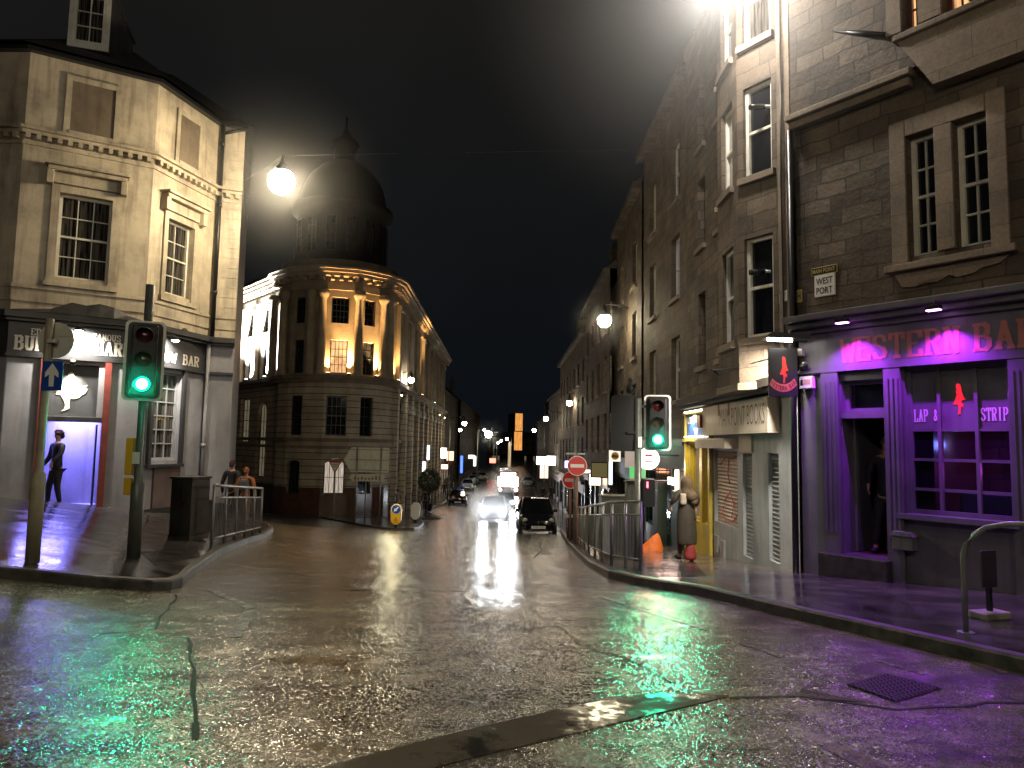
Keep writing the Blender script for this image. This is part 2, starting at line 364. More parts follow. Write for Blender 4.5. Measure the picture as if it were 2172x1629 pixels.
# slab letters from strokes on a 4 x 6 grid
SL = {'W': [[(0, 6), (1, 0), (2, 4.5), (3, 0), (4, 6)]], 'E': [[(.6, 0), (.6, 6)], [(0, 0), (3.6, 0), (3.6, 1.2)], [(0, 6), (3.6, 6), (3.6, 4.8)], [(.6, 3.1), (2.5, 3.1)]],
      'S': [[(3.5, 4.6), (3.2, 5.6), (2, 6), (.8, 5.7), (.4, 4.7), (.9, 3.7), (3, 2.6), (3.6, 1.5), (3.1, .4), (2, 0), (.8, .3), (.4, 1.3)]],
      'T': [[(2, 0), (2, 6)], [(.2, 4.9), (.2, 6), (3.8, 6), (3.8, 4.9)], [(1.2, 0), (2.8, 0)]],
      'R': [[(.7, 0), (.7, 6)], [(0, 6), (2.6, 6), (3.4, 5.3), (3.4, 3.9), (2.6, 3.1), (.7, 3.1)], [(2.1, 3.1), (3.2, 0), (3.9, 0)], [(0, 0), (1.5, 0)]],
      'N': [[(.7, 0), (.7, 6)], [(0, 6), (.9, 6), (3.2, 0), (3.3, 6)], [(0, 0), (1.4, 0)], [(2.6, 6), (4, 6)]],
      'B': [[(.7, 0), (.7, 6)], [(0, 6), (2.5, 6), (3.2, 5.3), (3.2, 3.9), (2.5, 3.2), (.7, 3.2)], [(2.5, 3.2), (3.5, 2.4), (3.5, .8), (2.7, 0), (0, 0)]],
      'A': [[(.6, 0), (2, 6), (3.4, 0)], [(1.1, 1.9), (2.9, 1.9)], [(0, 0), (1.3, 0)], [(2.7, 0), (4, 0)]],
      'L': [[(.8, 0), (.8, 6)], [(0, 6), (1.7, 6)], [(0, 0), (3.5, 0), (3.5, 1.5)]],
      'P': [[(.7, 0), (.7, 6)], [(0, 6), (2.6, 6), (3.5, 5.2), (3.5, 3.7), (2.6, 2.9), (.7, 2.9)], [(0, 0), (1.5, 0)]],
      'I': [[(2, 0), (2, 6)], [(1.2, 6), (2.8, 6)], [(1.2, 0), (2.8, 0)]],
      'U': [[(.7, 6), (.7, 1.4), (1.3, .2), (2, 0), (2.8, .2), (3.3, 1.4), (3.3, 6)], [(0, 6), (1.4, 6)], [(2.6, 6), (4, 6)]],
      'K': [[(.7, 0), (.7, 6)], [(.7, 2.6), (3.1, 6)], [(1.5, 3.6), (3.4, 0)], [(0, 6), (1.4, 6)], [(0, 0), (1.4, 0)], [(2.4, 6), (3.8, 6)], [(2.8, 0), (4, 0)]],
      'H': [[(.7, 0), (.7, 6)], [(3.3, 0), (3.3, 6)], [(.7, 3), (3.3, 3)], [(0, 6), (1.4, 6)], [(0, 0), (1.4, 0)], [(2.6, 6), (4, 6)], [(2.6, 0), (4, 0)]],
      'D': [[(.7, 0), (.7, 6)], [(0, 6), (2.4, 6), (3.5, 4.8), (3.5, 1.2), (2.4, 0), (0, 0)]],
      'F': [[(.7, 0), (.7, 6)], [(0, 6), (3.5, 6), (3.5, 4.8)], [(.7, 3.1), (2.4, 3.1)], [(0, 0), (1.5, 0)]],
      'M': [[(.5, 0), (.7, 6), (2, 1.5), (3.3, 6), (3.5, 0)], [(0, 0), (1.1, 0)], [(2.9, 0), (4, 0)]],
      'O': [[(2, 0), (.9, .5), (.4, 2), (.4, 4), (.9, 5.5), (2, 6), (3.1, 5.5), (3.6, 4), (3.6, 2), (3.1, .5), (2, 0)]],
      'G': [[(3.4, 4.8), (2.8, 5.8), (2, 6), (.9, 5.5), (.4, 4), (.4, 2), (.9, .5), (2, 0), (3.4, .6), (3.4, 2.6), (2.2, 2.6)]],
      '&': [[(3.8, 2.6), (2.8, .6), (1.8, 0), (.7, .5), (.4, 1.6), (1, 2.8), (2.6, 4.2), (2.5, 5.5), (1.8, 6), (1.1, 5.4), (1.1, 4.4), (3.9, 0)]],
      "'": [[(2, 6), (1.8, 4.6)]]}
def slab_into(mb, s, x0, x1, z0, z1, wt=.9, y=0, depth=.01):
    n = len(s); adv = (x1-x0)/(n*4.9-.9); hz = (z1-z0)/6; k = 0
    for i, ch in enumerate(s):
        if ch == '&':
            text_into(mb, '&', x0+i*4.9*adv+2*adv, z0, z1-z0, y, depth, 4.2*adv, .025); continue
        ox = x0+i*4.9*adv
        for st in SL.get(ch, []):
            for (a, b) in zip(st, st[1:]):
                ax, az, bx, bz = ox+a[0]*adv, z0+a[1]*hz, ox+b[0]*adv, z0+b[1]*hz
                vert = abs(az-bz) > abs(ax-bx)
                w = wt*adv*(1.0 if vert else .62)/2
                L = math.hypot(bx-ax, bz-az) or 1; dx, dz = (bx-ax)/L, (bz-az)/L; e = w*.7
                ax -= dx*e; az -= dz*e; bx += dx*e; bz += dz*e; nx, nz = -dz*w, dx*w
                az = min(max(az, z0-.3*hz), z1+.3*hz); bz = min(max(bz, z0-.3*hz), z1+.3*hz)
                k += 1; d = depth+.0004*(k % 9)
                mb.face([(ax+nx, y-d, az+nz), (ax-nx, y-d, az-nz), (bx-nx, y-d, bz-nz), (bx+nx, y-d, bz+nz)])

# ------------------------------------------------------------------ facade helper
class Facet:
    def __init__(s, a, b, origin=(0, 0)):
        s.a = Vector((a[0], a[1])); s.b = Vector((b[0], b[1])); d = s.b-s.a; s.L = d.length; s.u = d/s.L; s.into = Vector((-s.u.y, s.u.x))
        s.T = Matrix(((s.u.x, s.into.x, 0, s.a.x-origin[0]), (s.u.y, s.into.y, 0, s.a.y-origin[1]), (0, 0, 1, 0), (0, 0, 0, 1)))
    def uz(s, px, py, off=0):       # photo pixel -> (u, z) on this wall plane (off metres in front)
        v = ray(px, py); o = s.a-s.into*off; t = (o.x*s.into.x+o.y*s.into.y)/(v.x*s.into.x+v.y*s.into.y)
        q = Vector((v.x*t, v.y*t))-o
        return q.dot(s.u), CAMZ+v.z*t
    def rect(s, px0, py0, px1, py1):
        (u0, za), (u1, zb) = s.uz(px0, py0), s.uz(px1, py1)
        return u0, u1, zb, za
    def mb(s): return MB(s.T)
    def world(s, u, y, z): w = s.a+s.u*u+s.into*y; return Vector((w.x, w.y, z))
def wall(mb, u0, u1, z0, z1, holes=(), rev=.2, y=0):
    us = sorted({u0, u1, *[min(max(h[i], u0), u1) for h in holes for i in (0, 1)]}); zs = sorted({z0, z1, *[min(max(h[i], z0), z1) for h in holes for i in (2, 3)]})
    for a, b in zip(us, us[1:]):
        for c, d in zip(zs, zs[1:]):
            mu, mz = (a+b)/2, (c+d)/2
            if any(h[0] < mu < h[1] and h[2] < mz < h[3] for h in holes): continue
            mb.face([(a, y, c), (b, y, c), (b, y, d), (a, y, d)])
    for h in holes:
        a, b, c, d = h[:4]; r = y+rev
        mb.face([(a, y, c), (a, y, d), (a, r, d), (a, r, c)]); mb.face([(b, y, c), (b, r, c), (b, r, d), (b, y, d)])
        mb.face([(a, y, d), (b, y, d), (b, r, d), (a, r, d)]); mb.face([(a, y, c), (a, r, c), (b, r, c), (b, y, c)])
def window(parent, fc, r, cols=2, rows=2, y=.16, fm=None, pane=None, bw=.06, mw=.022, mid=True, sill=None, label=None, name='window'):
    u0, u1, z0, z1 = r; m = fc.mb(); d = .06
    m.box(u0, u0+bw, y-d, y, z0, z1).box(u1-bw, u1, y-d, y, z0, z1).box(u0+bw, u1-bw, y-d, y, z0, z0+bw).box(u0+bw, u1-bw, y-d, y, z1-bw, z1)
    iu0, iu1, iz0, iz1 = u0+bw, u1-bw, z0+bw, z1-bw
    for i in range(1, cols):
        c = iu0+(iu1-iu0)*i/cols; m.box(c-mw/2, c+mw/2, y-.035, y-.002, iz0, iz1)
    for j in range(1, rows):
        c = iz0+(iz1-iz0)*j/rows; big = mid and j == rows//2; w = bw*.75 if big else mw
        m.box(iu0, iu1, y-(.055 if big else .031), y-.001, c-w/2, c+w/2)
    o = m.build(name, fm or WFRAME, parent)
    if label: o['label'] = label
    fc.mb().face([(u0+.01, y, z0+.01), (u1-.01, y, z0+.01), (u1-.01, y, z1-.01), (u0+.01, y, z1-.01)]).build('pane', pane or (CURTAIN if random.random() < .35 else GLASS), o)
    if sill: fc.mb().box(u0-.08, u1+.08, -.09, y-.062, z0-.12, z0-.002).build('sill', sill, o)
    return o
def hull(name, poly, z0, z1, m, parent):
    return MB().column(poly, z0, z1).build(name, m, parent)
def spot(loc, target, energy, col, size=90, blend=.5, rad=.05, name='lamp_light', parent=None):
    l = bpy.data.lights.new(name, 'SPOT'); l.energy = energy; l.color = col; l.spot_size = math.radians(size); l.spot_blend = blend; l.shadow_soft_size = rad
    o = bpy.data.objects.new(name, l); COL.objects.link(o); o.location = loc
    o.rotation_euler = (Vector(target)-Vector(loc)).to_track_quat('-Z', 'Y').to_euler()
    if parent: o.parent = parent; o.matrix_parent_inverse = Matrix.Translation(-Vector(parent.location))
    return o
def point(loc, energy, col, rad=.08, name='lamp_light', parent=None):
    l = bpy.data.lights.new(name, 'POINT'); l.energy = energy; l.color = col; l.shadow_soft_size = rad
    o = bpy.data.objects.new(name, l); COL.objects.link(o); o.location = loc
    if parent: o.parent = parent; o.matrix_parent_inverse = Matrix.Translation(-Vector(parent.location))
    return o

# ------------------------------------------------------------------ ground and road
def grid_mesh(xs, ys, fz, m, name):
    mb = MB(); idx = [[mb.pt((x, y, fz(x, y))) for x in xs] for y in ys]
    for j in range(len(ys)-1):
        for i in range(len(xs)-1):
            mb.f.append([idx[j][i], idx[j][i+1], idx[j+1][i+1], idx[j+1][i]]); mb.mi.append(0); mb.smooth.append(True)
    return struct(mb.build(name, m))
def seq(*seg):
    o = []
    for a, b, s in seg:
        n = max(1, round((b-a)/s)); o += [a+(b-a)*i/n for i in range(n)]
    return o+[seg[-1][1]]
grid_mesh(seq((-900, -60, 120), (-60, -14, 4), (-14, 9, .5), (9, 60, 4), (60, 900, 120)), seq((-400, -20, 60), (-20, 0, 4), (0, 40, .5), (40, 130, 2), (130, 260, 8), (260, 2200, 160)), gz, ASPH, 'road')
def resample(pts, n):
    pts = [Vector(p[:2]) for p in pts]; L = [0]
    for a, b in zip(pts, pts[1:]): L.append(L[-1]+(b-a).length)
    out = []
    for i in range(n):
        s = L[-1]*i/(n-1); k = max(j for j in range(len(L)) if L[j] <= s+1e-9); k = min(k, len(pts)-2)
        out.append(pts[k]+(pts[k+1]-pts[k])*((s-L[k])/max(L[k+1]-L[k], 1e-9)))
    return out
def pavement(name, kerb, back, n=60, across=8, h=.12, kw=.14, m=None):
    """kerb and back polylines run side by side; the kerb stone is a child"""
    K = resample(kerb, n); B = resample(back, n); mb = MB(); kb = MB(); rows = []
    for a, b in zip(K, B):
        d = (b-a); L = d.length or 1; s = a+d*min(kw/L, .5); rows.append([s+(b-s)*(j/across) for j in range(across+1)])
    idx = [[mb.pt((q.x, q.y, gz(q.x, q.y)+h)) for q in r] for r in rows]
    for i in range(n-1):
        for j in range(across):
            mb.f.append([idx[i][j], idx[i][j+1], idx[i+1][j+1], idx[i+1][j]]); mb.mi.append(0); mb.smooth.append(True)
    for i in range(n-1):
        kb.m = (i//2) % 3 if n > 30 else 0
        a0, a1 = K[i], K[i+1]; s0, s1 = rows[i][0], rows[i+1][0]; H = lambda p, e=0: (p.x, p.y, gz(p.x, p.y)+h+.004+e); Lo = lambda p: (p.x, p.y, gz(p.x, p.y)-.1)
        c0, c1 = a0+(s0-a0)*.12, a1+(s1-a1)*.12
        kb.face([H(c0), H(s0), H(s1), H(c1)]); kb.face([H(a0, -.02), H(c0), H(c1), H(a1, -.02)]); kb.face([Lo(a0), H(a0, -.02), H(a1, -.02), Lo(a1)])
    o = struct(mb.build(name, m or PAVE)); kb.build('kerb', [KERB, KERB2, KERB3], o); return o
RC = [(1188, 1126), (1200, 1142), (1222, 1165), (1250, 1190), (1290, 1209), (1345, 1222), (1400, 1231), (1477, 1242), (1600, 1270), (1700, 1293), (1933, 1343), (2172, 1396)]
rk = [G(x, y, .12) for x, y in RC]
A = Vector((4.55, 11.15)); BD = Vector((.59, -.81)).normalized()
rk = [(4.3, 260), (4.2, 150), (3.2, 90), (2.7, 60), (2.45, 40)]+[tuple(p[:2]) for p in rk]+[(rk[-1].x+2.5, rk[-1].y-3.1), (12, -8)]
bk = [(9, 260), (8, 150), (7, 90), (6, 60), (5.4, 40), (5.4, 30), (5.3, 24), (5.3, 18), (5.4, 14), (5.6, 12), (6, 10.8), (7, 9), (9, 6.5), (11, 3.5), (18, -8)]
def sub_d(p, s=1.):
    out = []
    for a, b in zip(p, p[1:]):
        a, b = Vector(a), Vector(b); n = max(1, int((b-a).length/s)); out += [a+(b-a)*i/n for i in range(n)]
    return out+[Vector(p[-1])]
def nearest_back(K, B):
    Bs = sub_d(B, .3); out = []; last = 0
    for p in K:
        k = min(range(last, len(Bs)), key=lambda i: (Bs[i]-p).length); last = k; out.append(Bs[k])
    return out
def pavement2(name, kerb, back, step=.5, **k):
    K = [Vector(p) for p in kerb]; s = []
    for a, b in zip(K, K[1:]):
        n = max(1, int((b-a).length/(step if a.y < 45 else 4))); s += [a+(b-a)*i/n for i in range(n)]
    s.append(K[-1]); B = nearest_back(s, back)
    global resample
    r0 = resample; resample = lambda p, n: [Vector(q) for q in p]
    o = pavement(name, s, B, n=len(s), **k); resample = r0; return o
pavement2('pavement', rk, bk)
LC = [(0, 1204), (101, 1213), (203, 1224), (324, 1232), (365, 1231), (388, 1224), (405, 1207), (425, 1194), (471, 1163), (527, 1141), (562, 1131)]
lk = [G(x, y, .12) for x, y in LC]
lk = [(-16, 1.5), (-9, 5.6)]+[tuple(p[:2]) for p in lk]+[(-6.35, 19.3), (-6.7, 20.3), (-7.3, 21), (-9, 22.6), (-14, 28), (-20, 38)]
lb = [(-22, 8), (-14, 12), (-10.5, 14.5), (-9.6, 17.2), (-9.4, 17.6), (-9.3, 18), (-9.2, 18.6), (-9, 19.6), (-9, 20.5), (-9.3, 21), (-10.5, 22), (-16, 28), (-23, 38)]
pavement2('pavement', lk, lb)
# pavement in front of the domed building
mk = [(-26, 60), (-20, 52), (-16.5, 46.5), (-12.5, 43.2), (-8, 43.0), (-4.3, 44.6), (-4.2, 46), (-5.2, 50), (-6.5, 56), (-6.7, 75), (-7.2, 100), (-7.6, 160), (-7.6, 260)]
mbk = [(-30, 64), (-22, 56), (-17.2, 50), (-12.6, 46), (-10, 46.5), (-8.9, 48.5), (-8.8, 50), (-8.8, 52), (-8.8, 58), (-9.2, 75), (-9.6, 100), (-12, 160), (-12, 260)]
pavement2('pavement', mk, mbk)
isl = [G(x, y, .1) for x, y in [(660, 1092), (726, 1104), (818, 1119), (886, 1120), (899, 1108)]]
ibk = [G(x, y, .1) for x, y in [(661, 1091), (700, 1089), (800, 1090), (880, 1095), (899, 1104)]]
pavement('traffic_island', isl, ibk, n=24, across=6, h=.1, kw=.2)

# painted lines, patches and seams lie on the road
def decal(name, pix, m, dz=.004, w=None, sub=.35):
    """pix: photo pixels of the outline (or of the centre line when w is given)"""
    q = [G(x, y) for x, y in pix]; mb = MB()
    if name == 'road_seam':
        rs = random.Random(len(pix)*7+int(pix[0][0])); qq = []
        for a, b in zip(q, q[1:]):
            n = max(2, int((b-a).length/.22)); qq += [a+(b-a)*i/n+Vector((rs.uniform(-.03, .03), rs.uniform(-.03, .03), 0)) for i in range(n)]
        q = qq+[q[-1]]
    if w:
        w0 = w
        for a, b in zip(q, q[1:]):
            n = max(1, int((b-a).length/sub)); w = w0*(random.uniform(.35, 1.3) if name == 'road_seam' else 1); d = Vector((b.x-a.x, b.y-a.y)).normalized(); s = Vector((-d.y, d.x))*w/2
            for i in range(n):
                p0 = a+(b-a)*i/n; p1 = a+(b-a)*(i+1)/n
                mb.face([(p.x+e*s.x, p.y+e*s.y, gz(p.x+e*s.x, p.y+e*s.y)+dz) for p, e in ((p0, -1), (p0, 1), (p1, 1), (p1, -1))])
    else:
        h = len(q)//2; top = q[:h]; bot = q[h:][::-1]; n = 14
        for i in range(h-1):
            for k in range(n):
                for j in range(4):
                    def L(t, s): 
                        a = top[i]+(top[i+1]-top[i])*t; b = bot[i]+(bot[i+1]-bot[i])*t; p = a+(b-a)*s; return (p.x, p.y, gz(p.x, p.y)+dz)
                    mb.face([L(k/n, j/4), L((k+1)/n, j/4), L((k+1)/n, (j+1)/4), L(k/n, (j+1)/4)], True)
    return struct(mb.build(name, m))
decal('tar_patch', [(420, 1700), (800, 1600), (1000, 1548), (1250, 1492), (1400, 1470), (1550, 1478), (1460, 1500), (1340, 1528), (1130, 1580), (960, 1622), (820, 1665), (560, 1740)], TAR)
decal('tar_patch', [(1690, 1478), (1760, 1485), (1820, 1490), (1850, 1491), (1790, 1482), (1700, 1462)], TAR)
decal('road_marking', [(445, 1250), (532, 1291)], MARK, w=.1)
decal('road_marking', [(534, 1292), (496, 1353)], MARK, w=.12)
decal('road_marking', [(855, 1133), (893, 1135), (850, 1142), (890, 1147), (848, 1153), (893, 1160), (852, 1168), (896, 1177)], MARK, w=.07)
decal('road_marking', [(1190, 1330), (1240, 1375), (1330, 1395), (1430, 1448)], MARKY, w=.03)
decal('road_marking', [(1265, 1262), (1330, 1284), (1400, 1306), (1500, 1337)], MARK, w=.05)
decal('road_marking', [(1570, 1364), (1660, 1395)], MARK, w=.07)
decal('road_marking', [(1520, 1275), (1560, 1285)], MARK, w=.1)
decal('road_marking', [(1830, 1348), (1925, 1366)], MARK, w=.08)
decal('road_marking', [(1960, 1378), (2060, 1402), (2130, 1428)], MARKY, w=.09)
decal('road_marking', [(1860, 1402), (1960, 1432)], MARK, w=.05)
decal('road_marking', [(1755, 1580), (1850, 1629), (1900, 1660)], MARKY, w=.14)
decal('road_marking', [(1000, 1262), (1080, 1284)], MARK, w=.07)
decal('road_seam', [(375, 1262), (345, 1300), (320, 1335), (210, 1345)], CRACK, w=.03)
decal('road_seam', [(330, 1350), (405, 1354), (412, 1420), (408, 1500), (414, 1570)], CRACK, w=.03)
decal('road_seam', [(700, 1252), (900, 1254), (1072, 1258)], CRACK, w=.04)
decal('road_seam', [(1300, 1590), (1400, 1585), (1500, 1596), (1640, 1590)], CRACK, w=.012)
decal('road_seam', [(1540, 1482), (1700, 1480), (1900, 1505), (2172, 1492)], CRACK, w=.03)
decal('road_seam', [(1145, 1150), (1150, 1168), (1130, 1185)], CRACK, w=.05)
# cast iron cover in the road
q = [G(x, y) for x, y in [(1795, 1455), (1880, 1432), (2000, 1462), (1900, 1492)]]
mb = MB()
def LQ(s, t, e): 
    p = (q[0]*(1-s)+q[1]*s)*(1-t)+(q[3]*(1-s)+q[2]*s)*t; return (p.x, p.y, gz(p.x, p.y)+e)
mb.face([LQ(0, 0, .006), LQ(1, 0, .006), LQ(1, 1, .006), LQ(0, 1, .006)])
for i in range(12):
    for j in range(8):
        s0, s1, t0, t1 = (i+.12)/12, (i+.8)/12, (j+.1)/8, (j+.85)/8
        mb.face([LQ(s0, t0, .016), LQ(s1, t0, .016), LQ(s1, t1, .016), LQ(s0, t1, .016)])
        mb.face([LQ(s0, t0, .006), LQ(s1, t0, .006), LQ(s1, t0, .016), LQ(s0, t0, .016)]); mb.face([LQ(s0, t0, .006), LQ(s0, t1, .006), LQ(s0, t1, .016), LQ(s0, t0, .016)])
tag(mb.build('drain_cover', mat('wet_cast_iron', (.05, .047, .044), .35, .4)), 'ribbed cast iron access cover set in the road near the right kerb', 'drain cover')
# tactile paving by the crossings
def tactile(pix, m, label):
    q = [G(x, y, .12) for x, y in pix]; mb = MB()
    def L(s, t, e=0):
        p = (q[0]*(1-s)+q[1]*s)*(1-t)+(q[3]*(1-s)+q[2]*s)*t; return (p.x, p.y, gz(p.x, p.y)+.12+e)
    mb.face([L(0, 0, .004), L(1, 0, .004), L(1, 1, .004), L(0, 1, .004)])
    for i in range(26):
        for j in range(14):
            s, t = (i+.25)/26, (j+.25)/14; ds, dt = .5/26, .5/14
            mb.face([L(s, t, .011), L(s+ds, t, .011), L(s+ds, t+dt, .011), L(s, t+dt, .011)])
            mb.face([L(s, t, .004), L(s+ds, t, .004), L(s+ds, t, .011), L(s, t, .011)])
    struct(mb.build('tactile_paving', m))
tactile([(298, 1172), (420, 1160), (425, 1180), (330, 1200)], PAVE, '')
tactile([(1370, 1203), (1480, 1200), (1500, 1222), (1385, 1224)], PAVE, '')

# ------------------------------------------------------------------ corner pub building, left
def hit(p, d, px, py=930):
    v = ray(px, py); n = Vector((-d[1], d[0])); t = (p[0]*n.x+p[1]*n.y)/(v.x*n.x+v.y*n.y); return Vector((v.x*t, v.y*t))
D0 = P(145, 930, 16.2)
c1 = hit(D0, (.853, .522), 0); c2 = hit(D0, (.853, .522), 290); c3 = hit(c2, (.24, .97), 428); c4 = hit(c3, (.917, .4), 487); c0 = c1+Vector((-9, .3))
f1, f2, f3, f4 = Facet(c0, c1), Facet(c1, c2), Facet(c2, c3), Facet(c3, c4)
LZ0 = -.9
pub = thing('corner_pub_building', 'cream rendered corner building with dark grey pub front and blue-lit doorway', 'building')
z_eave = f2.uz(190, 142)[1]; z_cor = f2.uz(187, 303)[1]; z_band = f2.uz(155, 617)[1]; z_ft = f2.uz(150, 684)[1]; z_fb = f2.uz(150, 757)[1]; z_door = f2.uz(145, 1078)[1]
w2 = f2.rect(128, 408, 228, 600); w3 = f3.rect(356, 462, 402, 636)
b2 = f2.rect(155, 172, 240, 297); b3 = f3.rect(382, 242, 417, 362)
door = f2.rect(93, 893, 203, 1078); fig = f2.rect(96, 768, 204, 885)
gw = f3.rect(328, 785, 378, 975); gp = f3.rect(326, 990, 375, 1088)
up = MB()
for f, hs in ((f1, [(4.5, 5.7, w2[2], w2[3]), (4.5, 5.7, b2[2], b2[3])]), (f2, [w2]), (f3, [w3]), (f4, [])):
    up.T = f.T; wall(up, 0, f.L, z_ft+.1, z_eave, hs, .2)
upper = up.build('upper_wall', CREAM, pub)
for f, r in ((f2, b2), (f3, b3)):           # bricked-up windows: shallow relief on the render
    f.mb().box(r[0], r[1], -.02, -.002, r[2], r[3]).build('blind_window_panel', mat('weathered_brown_panel', build=b_plaster((.19, .15, .105), .4, 2, .7)), pub)
for f, r in ((f2, b2), (f3, b3)):
    m_ = f.mb(); a, b, c, d = r
    m_.box(a-.12, a, -.05, -.001, c-.1, d+.12).box(b, b+.12, -.05, -.001, c-.1, d+.12).box(a, b, -.05, -.001, d, d+.12).box(a, b, -.07, -.001, c-.12, c)
    m_.build('blind_window_surround', CREAM, pub)
lo = MB()
for f, hs in ((f1, []), (f2, [door, fig]), (f3, [gw]), (f4, [])):
    lo.T = f.T; wall(lo, 0, f.L, LZ0, z_ft+.1, hs, .35 if f is f2 else .2, y=.03)
lo.build('shopfront_wall', GREYP, pub)
def band(name, z0, z1, out, m, par, fs=(f1, f2, f3, f4), over=.0):
    mb = MB(); pts = [f.a for f in fs]+[fs[-1].b]; rows = []
    for i, p in enumerate(pts):
        if i == 0: n = -fs[0].into
        elif i == len(pts)-1: n = -fs[-1].into+fs[-1].u*over
        else:
            a, b = -fs[i-1].into, -fs[i].into; n = (a+b)/(1+a.dot(b))
        rows.append((p, n))
    for (p, n), (q, k) in zip(rows, rows[1:]):
        P0 = lambda w, kk, o, z: (w.x+kk.x*o, w.y+kk.y*o, z)
        o2 = out; i2 = -.02
        mb.face([P0(p, n, o2, z0), P0(q, k, o2, z0), P0(q, k, o2, z1), P0(p, n, o2, z1)])
        mb.face([P0(p, n, i2, z1), P0(p, n, o2, z1), P0(q, k, o2, z1), P0(q, k, i2, z1)]); mb.face([P0(p, n, i2, z0), P0(q, k, i2, z0), P0(q, k, o2, z0), P0(p, n, o2, z0)])
    p, n = rows[-1]; mb.face([P0(p, n, -.02, z0), P0(p, n, out, z0), P0(p, n, out, z1), P0(p, n, -.02, z1)])
    return mb.build(name, m, par)
band('cornice', z_cor, z_cor+.07, .20, CREAM, pub); band('cornice', z_cor-.08, z_cor-.002, .10, CREAM, pub); band('cornice', z_cor-.32, z_cor-.26, .05, CREAM, pub)
dm = MB()
for f in (f1, f2, f3, f4):
    dm.T = f.T; k = int(f.L/.2)
    for i in range(k): dm.box((i+.2)*f.L/k, (i+.65)*f.L/k, -.155, -.02, z_cor-.2, z_cor-.085)
dm.build('dentil_course', CREAM, pub)
band('string_course', z_band-.05, z_band+.03, .06, CREAM, pub); band('string_course', z_band-.35, z_band-.052, .03, CREAM, pub)
band('fascia_cornice', z_ft, z_ft+.14, .26, DGREY, pub, over=.0); band('fascia_cornice', z_ft-.07, z_ft-.002, .15, DGREY, pub)
band('fascia_rail', z_fb-.07, z_fb, .07, DGREY, pub)
band('fascia_board', z_fb+.002, z_ft-.072, .015, DGREY, pub, fs=(f1, f2, f3))
band('plinth', LZ0, z_door+.12, .035, DGREY, pub, fs=(f1,)); band('plinth', LZ0, z_door-.1, .035, DGREY, pub, fs=(f3, f4))
band('gutter', z_eave, z_eave+.1, .16, BLKPL, pub)
# lead-covered lumps sagging over the fascia
mb = f2.mb(); pr = [(.0, 0), (.3, .06), (.75, .10), (1.15, .30), (1.45, .26), (1.7, .33), (2.0, .28), (2.3, .12), (f2.L, .02)]
for (a, h), (b, k) in zip(pr, pr[1:]):
    mb.face([(a, -.3, z_ft+.14), (b, -.3, z_ft+.14), (b, -.12, z_ft+.15+k), (a, -.12, z_ft+.15+h)]); mb.face([(a, -.12, z_ft+.15+h), (b, -.12, z_ft+.15+k), (b, -.005, z_ft+.14+k*.6), (a, -.005, z_ft+.14+h*.6)])
mb.build('lead_flashing', mat('crumpled_lead', build=b_plaster((.05, .05, .05), .4, 6, .4)), pub)
# window surrounds and hoods
for f, r in ((f2, w2), (f3, w3)):
    a, b, c, d = r; wd = .16 if f is f2 else .14
    f.mb().box(a-wd, a, -.05, -.001, c-.1, d+.16).box(b, b+wd, -.05, -.001, c-.1, d+.16).box(a, b, -.05, -.001, d, d+.16).box(a-wd-.04, b+wd+.04, -.1, -.001, c-.22, c-.102).build('window_surround', CREAM, pub)
    h = f.mb().box(a-.32, b+.32, -.3, -.001, d+.56, d+.63).box(a-.26, b+.26, -.22, -.001, d+.46, d+.558).box(a-.2, b+.2, -.07, -.001, d+.2, d+.458)
    for s in (a-.28, b+.14): h.box(s, s+.14, -.2, -.001, d+.14, d+.458)
    h.build('window_hood', CREAM, pub, bevel=.012)
    f.mb().box(a-.2, b+.2, -.035, -.002, z_band+.04, c-.225).build('apron_panel', CREAM, pub)
window(pub, f2, w2, 3, 4, y=.19); window(pub, f3, w3, 2, 4, y=.19)
window(pub, f1, (4.5, 5.7, w2[2], w2[3]), 3, 4, y=.19)
mb = f4.mb(); zq = z_band+.05
for i in range(40):
    h = .28; z = z_band-.3+i*h
    if z+h > z_eave-.1: break
    wq = f4.L*(.62 if i % 2 else .45); mb.box(f4.L-wq, f4.L-.002, -.018, -.001, z+.012, z+h)
mb.build('quoin', CREAM, pub)
mb = f4.mb(); t = lambda px, py: f4.uz(px, py)
u0 = .12; mb.tube([(u0, -.1, z_eave+.05), (u0, -.1, z_ft+.16)], .06, 10)
for z in (z_cor-.5, z_band+.6, z_eave-.6): mb.tube([(u0, -.1, z), (u0, -.1, z+.1)], .078, 10)
mb.tube([(u0, -.1, z_eave-.25), (.45, -.14, z_eave-.12), (f4.L+.1, -.14, z_eave)], .045, 8)
mb.build('downpipe', BLKPL, pub)
f4.mb().tube([(.05, -.12, z_ft-.05), (.05, -.12, LZ0+.5)], .05, 8).tube([(.05, -.12, z_door+1.4), (.05, -.12, z_door+1.5)], .07, 8).build('downpipe', GREYP, pub)
